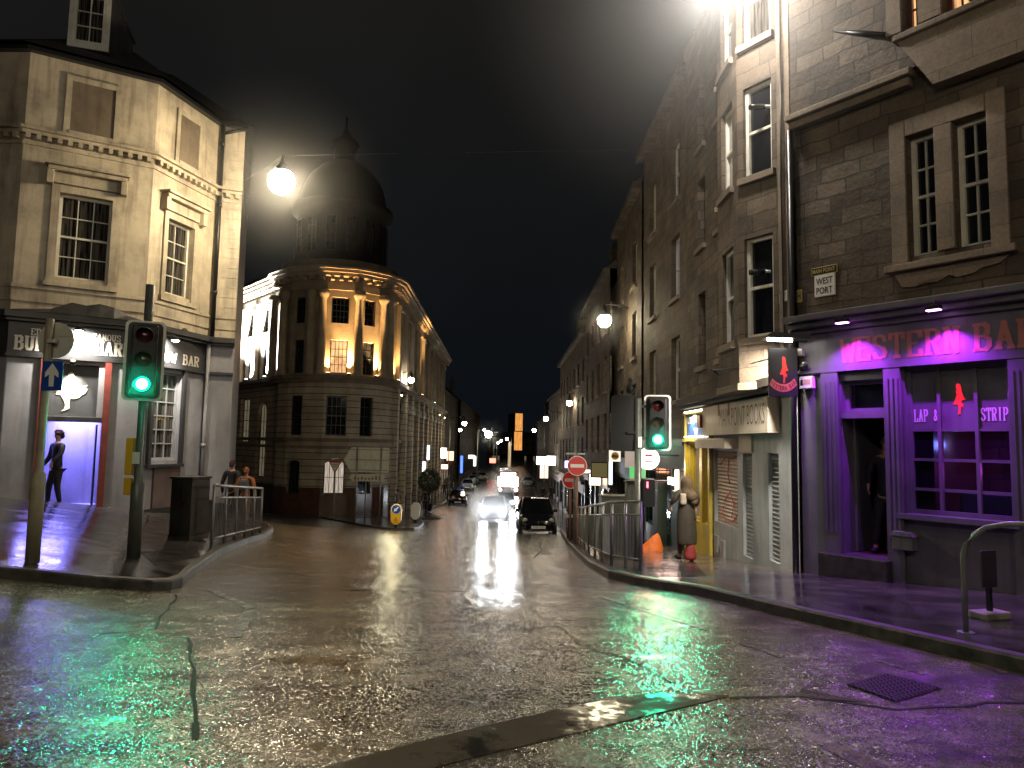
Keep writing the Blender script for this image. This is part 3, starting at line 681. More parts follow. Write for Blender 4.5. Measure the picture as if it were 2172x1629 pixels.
# roof, chimney, dormer
zr = z_eave+.12; cen = Vector((-16, 27)); rp = [c0+Vector((0, -.3)), c1+Vector((.0, -.28)), c2+Vector((.2, -.15)), c3+Vector((.2, -.2)), c4+Vector((.2, .1)), Vector((-12, 31)), Vector((-26, 31))]
mb = MB()
rt = [p+(cen-p)*.5 for p in rp]
for i in range(len(rp)):
    a, b, c, d = rp[i], rp[(i+1) % 7], rt[(i+1) % 7], rt[i]; mb.face([(a.x, a.y, zr), (b.x, b.y, zr), (c.x, c.y, zr+3.5), (d.x, d.y, zr+3.5)])
mb.face([(p.x, p.y, zr+3.5) for p in rt])
roof = mb.build('roof', SLATE, pub)
fd = Facet(P(150, 60, 17.3).xy, P(228, 60, 17.55).xy)
dr = (0.06, fd.L-.06, fd.uz(190, 92)[1], fd.uz(190, -12)[1])
dmr = MB(fd.T); wall(dmr, -.06, fd.L+.06, dr[2]-.15, dr[3]+.2, [dr], .08); dch = MB(fd.T); dch.box(-.06, fd.L+.06, .081, 2.6, dr[2]-.15, dr[2]-.1).box(-.06, -.02, .081, 2.6, dr[2]-.1, dr[3]+.2).box(fd.L+.02, fd.L+.06, .081, 2.6, dr[2]-.1, dr[3]+.2).box(-.12, fd.L+.12, -.05, 2.6, dr[3]+.202, dr[3]+.27)
dormer = dmr.build('dormer', WFRAME, pub); dch.build('dormer_cheek', SLATE, dormer); window(dormer, fd, dr, 2, 3, y=.07, mid=False)
cc = [c1, c2, c3, c4]
hull('building_core', [(c0.x, c0.y+.5), (c1.x-.2, c1.y+1.9), (c2.x-.7, c2.y+1.1), (c3.x-.5, c3.y+.4), (c4.x-.25, c4.y+.35), (-12, 31), (-26, 31)], LZ0, z_eave+.05, GREYP, pub)
# pilasters by the door, figure panel, lit lobby, step
m_ = f2.mb(); m_.box(door[0]-.13, door[0]-.005, -.06, .02, LZ0, z_fb-.08).box(door[1]+.005, door[1]+.14, -.06, .02, LZ0, z_fb-.08); m_.build('pilaster', REDSTONE, pub)
m_ = f2.mb(); m_.box(fig[0], fig[1], .2, .23, fig[2], fig[3]); pnl = m_.build('figure_panel', DGREY, pub)
f2.mb().box(door[0], door[1], -.02, .028, door[3]+.01, fig[2]-.01).build('door_lintel', DGREY, pub)
# dancer silhouette, painted cut-out
FG = [(.50, 1.0), (.43, .97), (.42, .90), (.36, .82), (.30, .74), (.33, .70), (.12, .72), (.02, .60), (.10, .56), (.06, .50), (.20, .50), (.14, .42), (.26, .42), (.30, .36), (.36, .26), (.40, .16), (.38, .06), (.30, .0), (.40, .02), (.52, .08), (.50, .2), (.52, .34), (.62, .32), (.74, .36), (.80, .42), (.90, .48), (.95, .58), (.84, .62), (.97, .68), (.82, .66), (.70, .70), (.62, .74), (.64, .84), (.58, .90), (.57, .97)]
a, b, c, d = fig; cx, wf = (a+b)/2-.02, (b-a)*.72
f2.mb().prism([(cx-wf/2+x*wf, c+.12+z*(d-c-.3)) for x, z in FG][::-1], .17, .195).build('dancer_silhouette', mat('cream_figure_paint', (.7, .64, .5), .5), pnl)
lob = MB(f2.T); a, b, c, d = door; dp = 2.2
lob.face([(a-.3, dp, c), (b+.3, dp, c), (b+.3, dp, d+.1), (a-.3, dp, d+.1)]).face([(a-.3, .39, c), (a-.3, dp, c), (a-.3, dp, d+.1), (a-.3, .39, d+.1)]).face([(b+.3, dp, c), (b+.3, .39, c), (b+.3, .39, d+.1), (b+.3, dp, d+.1)]).face([(a-.3, .39, d+.1), (a-.3, dp, d+.1), (b+.3, dp, d+.1), (b+.3, .39, d+.1)]).face([(a-.3, -.02, c), (b+.3, -.02, c), (b+.3, dp, c), (a-.3, dp, c)])
lob.build('lobby', mat('white_lobby_wall', (.75, .75, .8), .5), pub)
lt = f2.mb(); text_into(lt, 'KE', a+.72, c+1.22, .16, dp-.01, .01, bold=.03); text_into(lt, 'E', a+.78, c+.92, .16, dp-.01, .01, bold=.03); text_into(lt, 'E', a+.78, c+.66, .16, dp-.01, .01, bold=.03); lt.build('wall_lettering', BLKPL, pub)
VIOLET = (.22, .16, 1.)
f2.mb().box(a+.1, b-.1, .6, 1.6, d+.04, d+.07).build('ceiling_light', emis('violet_tube_light', (.25, .22, 1.), 36), pub)
f2.mb().box(a-.15, b+.15, -.12, .3, c-.16, c+.0).build('door_step', KERB, pub)
m_ = f2.mb(); m_.box(b-.1, b-.06, .38, 1.15, c+.02, d-.05); dl = m_.build('door_leaf', DGREY, pub, bevel=.006)
f2.mb().box(b-.075, b-.055, .45, 1.1, c+.02, c+.9).build('kick_panel', DFRAME, dl)
f2.mb().box(a, b, .3, .34, c+.0, c+.02).build('threshold', STEEL, pub)
# grey shop window on the second facet
window(pub, f3, gw, 3, 6, y=.19, fm=GREYP, mw=.03, mid=False)
f3.mb().box(gw[0]-.1, gw[0]-.003, -.06, .028, gw[2]-.1, gw[3]+.1).box(gw[1]+.003, gw[1]+.1, -.06, .028, gw[2]-.1, gw[3]+.1).box(gw[0]-.12, gw[1]+.12, -.1, .028, gw[3]+.102, gw[3]+.2).box(gw[0]-.12, gw[1]+.12, -.09, .028, gw[2]-.18, gw[2]-.102).build('window_surround', DGREY, pub)
f3.mb().box(gp[0], gp[1], -.03, .028, gp[2], gp[3]).build('stall_panel', mat('dull_mauve_paint', build=b_plaster((.16, .12, .115), .3, 2, .5)), pub)
lt = f3.mb(); text_into(lt, 'A BREW', (gw[0]+gw[1])/2, gw[2]+1.0, .12, .18, .003); lt.build('gilt_window_lettering', mat('gold_leaf', (.35, .25, .06), .4), pub)
# lettering over the doors
lt = f2.mb(); u0, zz = f2.uz(30, 742); u1 = f2.uz(263, 745)[0]; slab_into(lt, 'BURKE & HARE', u0, u1+.15, f2.uz(150, 748)[1], f2.uz(150, 721)[1], 1.5, 0, .035)
u0 = f2.uz(66, 715)[0]; u1 = f2.uz(256, 720)[0]; slab_into(lt, "EDINBURGH'S FAMOUS", u0, u1, f2.uz(150, 717)[1], f2.uz(150, 704)[1], 1.2, 0, .035)
lt.build('sign_lettering', LETTER, pub)
lt = f3.mb(); slab_into(lt, 'SHOW BAR', .3, 2.0, z_fb+.1, z_fb+.34, 1.3, 0, .035); lt.build('sign_lettering', LETTER, pub)
# small wall vents
f3.mb().box(.5, .85, -.01, .0, z_band-.72, z_band-.6).build('wall_vent', mat('brown_vent', (.12, .07, .04), .6), pub)
f3.mb().ball((1.35, -.06, z_band-.62), .11, 12, (1, .6, 1.2)).build('alarm_bell', BLKPL, pub)
# swan-neck sign lamps
def sign_lamp(f, px, py, en, label, aim=-.5):
    u, z = f.uz(px, py, .45); t = thing('sign_lamp', label, 'lamp', f.world(u, -.45, z), group='white sign lamps over the pub front')
    m = MB(f.T); m.T = Matrix.Translation(-Vector(t.location)) @ f.T
    m2 = MB(m.T); m.tube([(u, .0, z+.12), (u, -.25, z+.2), (u, -.42, z+.12), (u, -.45, z+.03)], .014, 6).build('arm', BLKM, t)
    m2.lathe([(.03, .1), (.06, .08), (.13, 0), (.12, 0)], (u, -.45, z-.0), 14).build('shade', BLKM, t)
    MB(m.T).ball((u, -.45, z+.005), .085, 10, (1, 1, .6)).build('bulb', emis('white_lamp_bulb', (1., .93, .8), 60), t)
    p = f.world(u, -.45, z-.07); q = f.world(u, .1, z+aim); spot(p, q, en, (1, .93, .78), 130, .6, .05, parent=t)
    return t
sign_lamp(f2, 168, 702, 380, 'small hooded lamp glaring above the pub door')
sign_lamp(f3, 372, 722, 380, 'hooded lamp shining on the pub fascia right of the traffic light')
t = thing('spotlight', 'small spotlight lighting the cream dancer figure over the pub doorway', 'lamp', f2.world((fig[0]+fig[1])/2, -.5, fig[3]+.0)); T_ = Matrix.Translation(-Vector(t.location)) @ f2.T
uc = (fig[0]+fig[1])/2
MB(T_).tube([(uc, -.05, fig[3]+.1), (uc, -.45, fig[3]+.02)], .015, 6).build('arm', BLKM, t); MB(T_).tube([(uc, -.5, fig[3]+.03), (uc, -.42, fig[3]-.06)], .05, 10).build('lamp_head', BLKM, t)
spot(f2.world(uc, -.36, fig[3]-.1), f2.world(uc, .2, fig[2]+.55), 160, (1, .95, .78), 62, .5, .03, parent=t)
# ------------------------------------------------------------------ domed corner building (rotunda)
dome = thing('domed_corner_building', 'stone corner building with rounded bay, floodlit columns and dark dome', 'building')
RC_, RR = Vector((-12.2, 49)), 4.0
zz = lambda y: 1.6+.03*(938-y)
angs = [math.radians(a) for a in (-75, -55, -35, -15, 3, 27, 35, 53, 70, 85)]; nF = 9      # 0 = facing camera, + = towards the street
pt = lambda a, r=RR: Vector((RC_.x+r*math.sin(a), RC_.y-r*math.cos(a)))
rf = [Facet(pt(angs[i]), pt(angs[i+1])) for i in range(nF)]
wl = Facet(pt(angs[0])+Vector((-.65, .757)).normalized()*16, pt(angs[0])); wr = Facet(pt(angs[-1]), pt(angs[-1])+Vector((-.017, 1))*46)
WS = dict(g=(-1.75, .35), m=(1.95, 4.5), l=(5.95, 8.1), u=(9.2, 10.9))
mlow, mmid, mup, mpl = MB(), MB(), MB(), MB(); wlist = []
for i, f in enumerate(rf):
    c = f.L/2; deg = i*100
    hs = []
    wds = {200: 1.0, 400: 1.3, 600: .95}.get(deg, 0)
    if wds:
        for k, (a, b) in WS.items():
            r = (c-wds/2*(.85 if k in 'lu' else 1), c+wds/2*(.85 if k in 'lu' else 1), a, b); hs.append(r); wlist.append((f, r, k, deg))
    for m_, z0, z1 in ((mpl, -4, -1.35), (mlow, -1.35, 1.7), (mmid, 1.7, 5.75), (mup, 5.75, 12.6)):
        m_.T = f.T; wall(m_, 0, f.L, z0, z1, [h for h in hs if h[3] > z0 and h[2] < z1], .3)
# left wing: ground-floor shop windows, arch, upper tall windows
lw = [(2.0, 4.0, 1.4, 4.6), (6.0, 8.0, 1.4, 4.6), (9.6, 11.4, 1.4, 4.6), (13.0, 14.6, -1.0, 4.2)]
lu = [(x, x+1.5, a, b) for x in (1.5, 4.4, 7.3, 10.2, 13.1) for a, b in (WS['l'], WS['u'])]
for r in lw: wlist.append((wl, r, 'm', -1))
for r in lu: wlist.append((wl, r, 'l' if r[2] < 7 else 'u', -1))
for m_, z0, z1 in ((mpl, -4, -1.35), (mlow, -1.35, 1.3), (mmid, 1.3, 5.75), (mup, 5.75, 12.6)):
    m_.T = wl.T; wall(m_, 0, wl.L, z0, z1, [h for h in lw+lu if h[3] > z0+.01 and h[2] < z1-.01], .3)
# right wing
rwx = [2.4+4.1*i for i in range(11)]
ru = [(x, x+1.5, a, b) for x in rwx if x < 44 for a, b in (WS['l'], WS['u'])]; rg = [(x-.3, x+1.9, -1.9, 4.4) for x in rwx if x < 44]
for r in ru: wlist.append((wr, r, 'l' if r[2] < 7 else 'u', -2))
for r in rg: wlist.append((wr, r, 's', -2))
for m_, z0, z1 in ((mpl, -5.5, -2.6), (mlow, -2.6, 1.7), (mmid, 1.7, 5.75), (mup, 5.75, 12.6)):
    m_.T = wr.T; wall(m_, 0, wr.L, z0, z1, [h for h in ru+rg if h[3] > z0+.01 and h[2] < z1-.01], .3)
mpl.build('granite_base', PLINTH, dome); mlow.build('ground_floor_wall', RUSTIC, dome); mmid.build('first_floor_wall', RUSTIC, dome); mup.build('upper_wall', SMOOTHST, dome)
for f, r, k, deg in wlist:
    pane = GLASS; cols, rows = 2, 4
    if deg == 400 and k == 'l': pane = LITWARM
    if k == 'g' and deg == 400: pane = LITPALE
    if k == 'g': cols, rows = 2, 2
    if deg == 400: cols = 4
    if deg == -1 and k == 'm': pane = LITDIM; cols = 3
    if k == 's': cols, rows = 2, 3; pane = random.choice([GLASS, GLASS, LITDIM])
    window(dome, f, r, cols, rows, y=.28, fm=DFRAME, pane=pane, mid=k != 'g', bw=.07, mw=.035)
# arched heads for the ground windows of the bay and for the wing doorway
for f, r, k, deg in wlist:
    if (k == 'g') or (deg == -1 and r[2] == -1.0):
        a, b, c, d = r; cx = (a+b)/2; n = 10; rd = (b-a)/2
        m_ = f.mb()
        for i in range(n):
            t0, t1 = math.pi*i/n, math.pi*(i+1)/n; e = .45 if k == 'g' else 1.0
            p0 = (cx-rd*math.cos(t0), d-rd*e+rd*e*math.sin(t0)); p1 = (cx-rd*math.cos(t1), d-rd*e+rd*e*math.sin(t1))
            m_.face([(p0[0], .02, p0[1]), (p1[0], .02, p1[1]), (p1[0], .02, d+.02), (p0[0], .02, d+.02)])
            m_.face([(p0[0], .02, p0[1]), (p0[0], .27, p0[1]), (p1[0], .27, p1[1]), (p1[0], .02, p1[1])])
        m_.build('arch_spandrel', RUSTIC, dome)
# string courses and the big cornice round the bay and along the wings
chain = [wl]+rf+[wr]
band('string_course', 1.55, 1.78, .12, ASHLAR, dome, fs=chain); band('string_course', 1.1, 1.3, .06, ASHLAR, dome, fs=chain)
band('balcony_ledge', 5.55, 5.8, .5, ASHLAR, dome, fs=chain); band('balcony_ledge', 5.35, 5.548, .25, ASHLAR, dome, fs=chain)
band('architrave', 11.35, 11.75, .14, SMOOTHST, dome, fs=chain); band('cornice', 12.2, 12.4, .55, SMOOTHST, dome, fs=chain); band('cornice', 12.402, 12.6, .75, SMOOTHST, dome, fs=chain); band('cornice', 12.6, 12.75, .9, SMOOTHST, dome, fs=chain)
band('parapet', 12.752, 13.4, -.05+.1, ASHLAR, dome, fs=chain)
mo = MB()
for f in chain:
    mo.T = f.T; k = max(2, int(f.L/.5))
    for i in range(k): mo.box((i+.3)*f.L/k, (i+.7)*f.L/k, -.5, -.0, 11.95, 12.198)
mo.build('modillion_row', SMOOTHST, dome)
# columns on the bay
for d in (-66, -41, -10, 0, 31, 57, 66):
    p = pt(math.radians(d), RR+.3); prof = [(.36, 5.8), (.36, 5.95), (.28, 6.1), (.27, 8.5), (.24, 10.7), (.28, 10.75), (.38, 10.95), (.4, 11.0), (.4, 11.2), (.3, 11.34)]
    MB().lathe(prof, (p.x, p.y, 0), 14).build('column', SMOOTHST, dome)
for f, us in ((wl, [.4+2.9*i for i in range(6)]), (wr, [1.0]+[x+2.6 for x in rwx if x < 43])):
    for u in us: f.mb().box(u, u+.6, -.28, .0, 5.802, 11.34).box(u-.08, u+.68, -.33, -.281, 10.9, 11.34).build('pilaster', SMOOTHST, dome)
for u in [x+2.4 for x in rwx if x < 43]+[.4]:
    wr.mb().box(u, u+.8, -.35, .0, -5, 5.3).build('pier', RUSTIC, dome)
band('shop_fascia', 3.9, 4.6, .2, BLACKP, dome, fs=(Facet(wr.world(3, 0, 0).xy, wr.world(44, 0, 0).xy),))
hull('building_core', [(-12.2-3.4, 50), (-14.6, 46.9), (-12.2, 45.8), (-10.0, 46.6), (-9.1, 49), (-9.8, 95), (-40, 95), (-27, 61)], -5, 12.7, ASHLAR, dome)
# drum, dome, lantern
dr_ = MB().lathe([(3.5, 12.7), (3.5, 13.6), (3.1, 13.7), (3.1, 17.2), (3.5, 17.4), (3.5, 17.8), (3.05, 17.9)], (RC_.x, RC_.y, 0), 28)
drum = dr_.build('drum', stone('night_darkened_stone', (.03, .025, .02), (.04, .033, .027), (.02, .016, .013), .9, .45, .006, .008, .35, jit=0), dome)  # the drum's night shade is put into a darker stone colour
for k in range(9):
    a = math.radians(-100+25*k); p = pt(a, 3.12); fq = Facet(pt(a-.13, 3.13), pt(a+.13, 3.13)); window(drum, fq, (.05, fq.L-.05, 14.2, 16.6), 2, 4, y=-.02, fm=DFRAME)
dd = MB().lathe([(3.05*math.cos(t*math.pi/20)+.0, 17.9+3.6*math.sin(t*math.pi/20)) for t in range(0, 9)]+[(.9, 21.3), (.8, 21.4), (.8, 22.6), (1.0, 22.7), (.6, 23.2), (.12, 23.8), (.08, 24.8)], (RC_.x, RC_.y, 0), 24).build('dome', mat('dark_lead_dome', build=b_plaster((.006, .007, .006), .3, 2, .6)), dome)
# flood lamps on the ledge
WARM = (1., .56, .20); COLD = (.85, .93, 1.)
def uplight(f, u, y, z, en, c, label, h=3.4, sz=70, group='floodlights on the ledge of the domed building'):
    t = thing('floodlight', label, 'floodlight', f.world(u, y, z), group=group); T = Matrix.Translation(-Vector(t.location)) @ f.T
    MB(T).box(u-.12, u+.12, y-.08, y+.08, z, z+.12).build('housing', BLKM, t, bevel=.01)
    MB(T).box(u-.1, u+.1, y-.07, y+.07, z+.122, z+.13).build('lens', emis('warm_flood_lens' if c == WARM else 'cold_flood_lens' if c == COLD else 'yellow_flood_lens', c, 25), t)
    spot(f.world(u, y, z+.18), f.world(u, .25, z+h), en, c, sz, .8, .06, parent=t)
f0, f30 = rf[4], rf[6]
uplight(f0, f0.L/2+.66, -.3, 5.82, 5000, WARM, 'warm floodlight right of the lit middle window of the bay', 3.2, 60)
uplight(f0, f0.L/2-.62, -.3, 5.82, 1500, WARM, 'warm floodlight left of the lit middle window of the bay')
uplight(f30, f30.L/2+.5, -.3, 5.82, 5000, WARM, 'warm floodlight at the right end of the rounded bay', 3.2, 60)
uplight(wr, .4, -.3, 5.82, 1500, WARM, 'warm floodlight where the bay meets the street wing')
for u, lab in ((15.3, 'cold white floodlight nearest the rounded bay on the side wing'), (11.9, 'cold white floodlight second from the bay on the side wing'), (9.0, 'cold white floodlight third from the bay on the side wing')):
    uplight(wl, u, -.55, 5.82, 30000, COLD, lab, 2.2, 110)
uplight(wr, 15.2, -.4, 5.82, 6000, WARM, 'bright orange floodlight on the street wing', 3.0, 70); uplight(wr, 27.5, -.4, 5.82, 300, (.6, .8, .75), 'dim greenish floodlight on the street wing', 3, 50)
YL = (1., .78, .25)
def downlight(f, u, z, en, c, label, y=-.35):
    t = thing('wall_light', label, 'wall light', f.world(u, y, z), group='small wall lights down the street'); T = Matrix.Translation(-Vector(t.location)) @ f.T
    MB(T).tube([(u, y, z), (u, y, z+.22)], .07, 8).build('housing', BLKM, t); MB(T).box(u-.05, u+.05, y, 0, z+.08, z+.13).build('arm', BLKM, t)
    MB(T).ball((u, y, z-.03), .06, 8).build('bulb', emis('yellow_wall_bulb', (1, .85, .45), 30), t)
    spot(f.world(u, y, z-.12), f.world(u, .15, z-3), en, c, 75, .8, .05, parent=t)
downlight(wr, 2.0, 5.0, 160, YL, 'yellowish wall light over the first shop of the domed building')
downlight(wr, 34.3, 4.9, 500, YL, 'yellow wall light shining down a pier far along the left side')
downlight(wr, 42.2, 4.9, 400, YL, 'yellow wall light shining down the last pier of the domed building')

# ------------------------------------------------------------------ bar building, right
far = A+BD*8.5
fb = Facet(A, far)
bar = thing('bar_building', 'dark rubble stone tenement over a charcoal bar front lit purple', 'building')
zc_ = fb.uz(1900, 655)[1]; zft = fb.uz(1900, 688)[1]; zfb = fb.uz(1900, 772)[1]; zst = fb.uz(1800, 222)[1]
dO = fb.rect(1784, 888, 1884, 1187); dT = fb.rect(1786, 808, 1879, 872); wO = fb.rect(1914, 779, 2150, 1108)
dO = (dO[0], dO[1], dO[2], dO[3]); dT = (dO[0], dO[1], dT[2], dT[3])
wA = fb.rect(1922, 292, 1990, 534); wB = fb.rect(2020, 236, 2104, 508); wB = (wB[0], wB[1], wA[2], wA[3]); tA = fb.rect(1918, -120, 1960, 60); tB = fb.rect(2003, -120, 2068, 40); tB = (tB[0], tB[1], tA[2], tA[3])
m_ = fb.mb(); wall(m_, 0, fb.L, zc_+.05, zst, [wA, wB], .22); m_.build('upper_wall', RUBBLE, bar)
m_ = fb.mb(); wall(m_, 0, fb.L, zst+.12, 13, [tA, tB, (4.6, 5.3, tA[2], tA[3]), (5.6, 6.3, tA[2], tA[3])], .25, y=-.13); m_.build('upper_wall', RUBBLE, bar)
fb.mb().box(-.05, 1.9, -.24, -.001, zst, zst+.1).box(-.02, 1.85, -.16, -.001, zst-.12, zst-.002).build('string_course', ASHLAR, bar, bevel=.015)
m_ = fb.mb(); zk = tA[2]-.28; m_.prism([(1.75, zk+.1), (1.95, zk-.25), (2.2, zk-.7), (5.2, zk-.7), (5.6, zk+.1)], -.24, -.0); m_.box(1.7, 5.7, -.3, -.0, zk+.102, zk+.2); m_.build('corbelled_balcony', ASHLAR, bar, bevel=.02)
fb.mb().tube([(.75, -.1, fb.uz(1755, 82)[1]), (1.55, -.2, fb.uz(1870, 92)[1])], .035, 8).build('flag_bracket', BLKM, bar)
for r in (wA, wB): window(bar, fb, r, 2, 4, y=.2, mw=.028)
for r in (tA, tB): window(bar, fb, r, 2, 4, y=.1, fm=mat('red_brown_frame', (.12, .03, .02), .4), pane=LITWARM)
for r in ((4.6, 5.3, tA[2], tA[3]), (5.6, 6.3, tA[2], tA[3])): window(bar, fb, r, 2, 4, y=.1)
a, b, c, d = wA[0], wB[1], wA[2], wA[3]
fb.mb().box(a-.22, a-.002, -.05, -.001, c-.1, d+.25).box(b+.002, b+.22, -.05, -.001, c-.1, d+.25).box(wA[1]+.004, wB[0]-.004, -.05, .1, c, d).box(a, b, -.05, -.001, d+.003, d+.25).box(a-.3, b+.3, -.14, -.001, c-.2, c-.102).build('window_surround', ASHLAR, bar, bevel=.01)
for (a2, b2_) in ((tA[0], tB[1]),): fb.mb().box(a2-.2, a2-.002, -.19, -.131, tA[2], 12).box(tA[1]+.003, tB[0]-.003, -.19, -.131, tA[2], 12).box(b2_+.002, b2_+.2, -.19, -.131, tA[2], 12).build('window_surround', ASHLAR, bar)
sc = [(a-.2, c-.22), (b+.2, c-.22), (b+.1, c-.3), (b-.1, c-.33), ((a+b)/2+.45, c-.3), ((a+b)/2+.3, c-.38), ((a+b)/2+.1, c-.4), ((a+b)/2, c-.35), ((a+b)/2-.15, c-.42), ((a+b)/2-.4, c-.4), (a+.25, c-.36), (a+.1, c-.44), (a-.1, c-.42)]
fb.mb().prism(sc[::-1], -.04, -.001).build('scrolled_apron', ASHLAR, bar)
# bar front
m_ = fb.mb(); zb0 = -1.6; fw = (5.3, 7.6, wO[2], wO[3]); wall(m_, 0, fb.L, zb0, zc_+.05, [dO, dT, wO, fw], .3, y=.03); m_.build('shopfront_wall', BARPAINT, bar)
fb.mb().box(-.1, fb.L, -.32, .0, zc_-.05, zc_+.05).box(-.07, fb.L, -.22, .0, zc_-.14, zc_-.052).box(-.04, fb.L, -.1, .0, zft, zc_-.142).build('cornice', BARPAINT, bar, bevel=.015)
fb.mb().box(.02, fb.L, -.03, .028, zfb, zft-.002).build('fascia_board', BARPAINT, bar)
fb.mb().box(-.02, fb.L, -.06, .0, zfb-.05, zfb-.002).build('fascia_rail', BARPAINT, bar)
PP = [fb.uz(1748, 1000)[0], fb.uz(1772, 1000)[0]]
for (x0, x1) in ((PP[0], dO[0]-.02), (dO[1]+.02, wO[0]-.02), (wO[1]+.02, wO[1]+.24)):
    m_ = fb.mb(); m_.box(x0, x1, -.05, .0, zb0, zfb-.052); w_ = (x1-x0)/7
    for i in (1, 3, 5): m_.box(x0+w_*i, x0+w_*(i+1), -.062, -.0505, dO[2]+.3, zfb-.2)
    m_.build('pilaster', BARPAINT, bar)
fb.mb().box(dO[0], dO[1], .0, .2, dO[3]+.002, dT[2]-.002).build('transom_bar', BARPAINT, bar)
window(bar, fb, dT, 1, 1, y=.2, fm=BARPAINT, mid=False, name='transom_window')
zs_ = dO[2]
fb.mb().box(PP[0], dO[1]+.08, -.22, .05, zb0, zs_-.0).build('door_step', KERB, bar, bevel=.012)
# entrance lobby
m_ = fb.mb(); a, b, c, d = dO; d += .5
m_.face([(a-.2, 1.9, c), (b+.5, 1.9, c), (b+.5, 1.9, d), (a-.2, 1.9, d)]).face([(a-.2, .34, c), (a-.2, 1.9, c), (a-.2, 1.9, d), (a-.2, .34, d)]).face([(b+.5, 1.9, c), (b+.5, .34, c), (b+.5, .34, d), (b+.5, 1.9, d)]).face([(a-.2, .34, d), (a-.2, 1.9, d), (b+.5, 1.9, d), (b+.5, .34, d)]).face([(a-.2, .05, c-.001), (b+.5, .05, c-.001), (b+.5, 1.9, c-.001), (a-.2, 1.9, c-.001)])
m_.build('lobby', mat('dark_brown_panelling', build=b_plaster((.07, .03, .018), .3, 2, .4)), bar)
ul, zl = fb.uz(1849, 901, -1.4); fb.mb().box(ul-.16, ul+.16, 1.36, 1.5, zl-.05, zl+.05).build('lobby_lamp', emis('warm_lobby_lamp', (1, .9, .7), 14), bar)
fb.mb().box(ul-.08, ul+.1, 1.86, 1.88, zl-.62, zl-.3).build('notice', mat('notice_paper', (.5, .5, .4), .5), bar)
point(fb.world(ul, 1.3, zl-.15), 2.5, (1, .82, .6), .1, parent=bar)
m_ = fb.mb(); m_.box(a-.02, a+.03, .35, 1.1, c+.01, d-.45); m_.build('door_leaf', BARPAINT, bar)
fb.mb().box(b-.06, b-.03, .3, .36, c+.9, c+1.3).build('door_handle', mat('brushed_metal', (.6, .6, .55), .25, 1.), bar)
# big bar window
a, b, c, d = wO; zt = fb.uz(2030, 911)[1]; uq = [fb.uz(1986, 1000)[0], fb.uz(2066, 1000)[0]]; zr_ = [fb.uz(2030, y)[1] for y in (977, 1043)]
m_ = fb.mb(); m_.box(a, a+.05, .12, .2, c, d).box(b-.05, b, .12, .2, c, d).box(a+.05, b-.05, .12, .2, d-.06, d).box(a+.05, b-.05, .12, .2, c, c+.06)
for u in uq: m_.box(u-.022, u+.022, .13, .199, c+.06, d-.06)
for z in [zt]+zr_: m_.box(a+.05, b-.05, .142, .198, z-.02, z+.02)
bw_ = m_.build('window', BARPAINT, bar)
def b_seeglass(n, b):
    tr = N(n, 'BsdfTransparent'); mx = N(n, 'MixShader'); out = [x for x in n.nodes if x.type == 'OUTPUT_MATERIAL'][0]; tr.inputs[0].default_value = (.35, .3, .4, 1)
    b.inputs['Base Color'].default_value = (.01, .008, .015, 1); b.inputs['Roughness'].default_value = .05; mx.inputs[0].default_value = .45
    n.links.new(b.outputs[0], mx.inputs[1]); n.links.new(tr.outputs[0], mx.inputs[2]); n.links.new(mx.outputs[0], out.inputs[0])
SEEG = mat('tinted_bar_glass', build=b_seeglass)
fb.mb().face([(a+.01, .18, c+.01), (b-.01, .18, c+.01), (b-.01, .18, zt), (a+.01, .18, zt)]).build('pane', SEEG, bw_)
fb.mb().face([(a+.01, .18, zt), (b-.01, .18, zt), (b-.01, .18, d-.01), (a+.01, .18, d-.01)]).build('sign_pane', BARPAINT, bw_)
fb.mb().box(a-.08, b+.1, -.12, .02, c-.07, c-.0).build('sill', BARPAINT, bw_)
m_ = fb.mb(); x0, x1 = a+.06, uq[0]-.03; hz0, hz1 = fb.uz(1950, 893)[1], fb.uz(1950, 868)[1]
slab_into(m_, 'LAP &', x0, x1, hz0, hz1, 1.35, .178, .004); slab_into(m_, 'STRIP', uq[1]+.04, b-.07, hz0, hz1, 1.35, .178, .004)
m_.build('window_lettering', mat('white_vinyl', (.72, .66, .74), .4), bw_)
SIL = [(.42, 1.0), (.32, .97), (.30, .88), (.34, .80), (.28, .72), (.34, .64), (.26, .52), (.14, .40), (.04, .34), (.20, .31), (.36, .33), (.42, .24), (.40, .10), (.36, .0), (.56, .02), (.56, .14), (.62, .26), (.74, .22), (.78, .36), (.66, .33), (.62, .40), (.70, .46), (.92, .47), (.82, .52), (.74, .62), (.66, .74), (.64, .86), (.58, .96)]
def silhouette(m_, u0, u1, z0, z1, y0, y1): m_.prism([(u0+x*(u1-u0), z0+z*(z1-z0)) for x, z in SIL][::-1], y0, y1)
m_ = fb.mb(); s0, s1 = fb.uz(2008, 880)[0], fb.uz(2040, 880)[0]; silhouette(m_, s0, s1, fb.uz(2024, 878)[1], fb.uz(2024, 811)[1], .172, .179)
m_.build('red_silhouette', emis('glowing_red_silhouette', (1, .02, .05), .75), bw_)
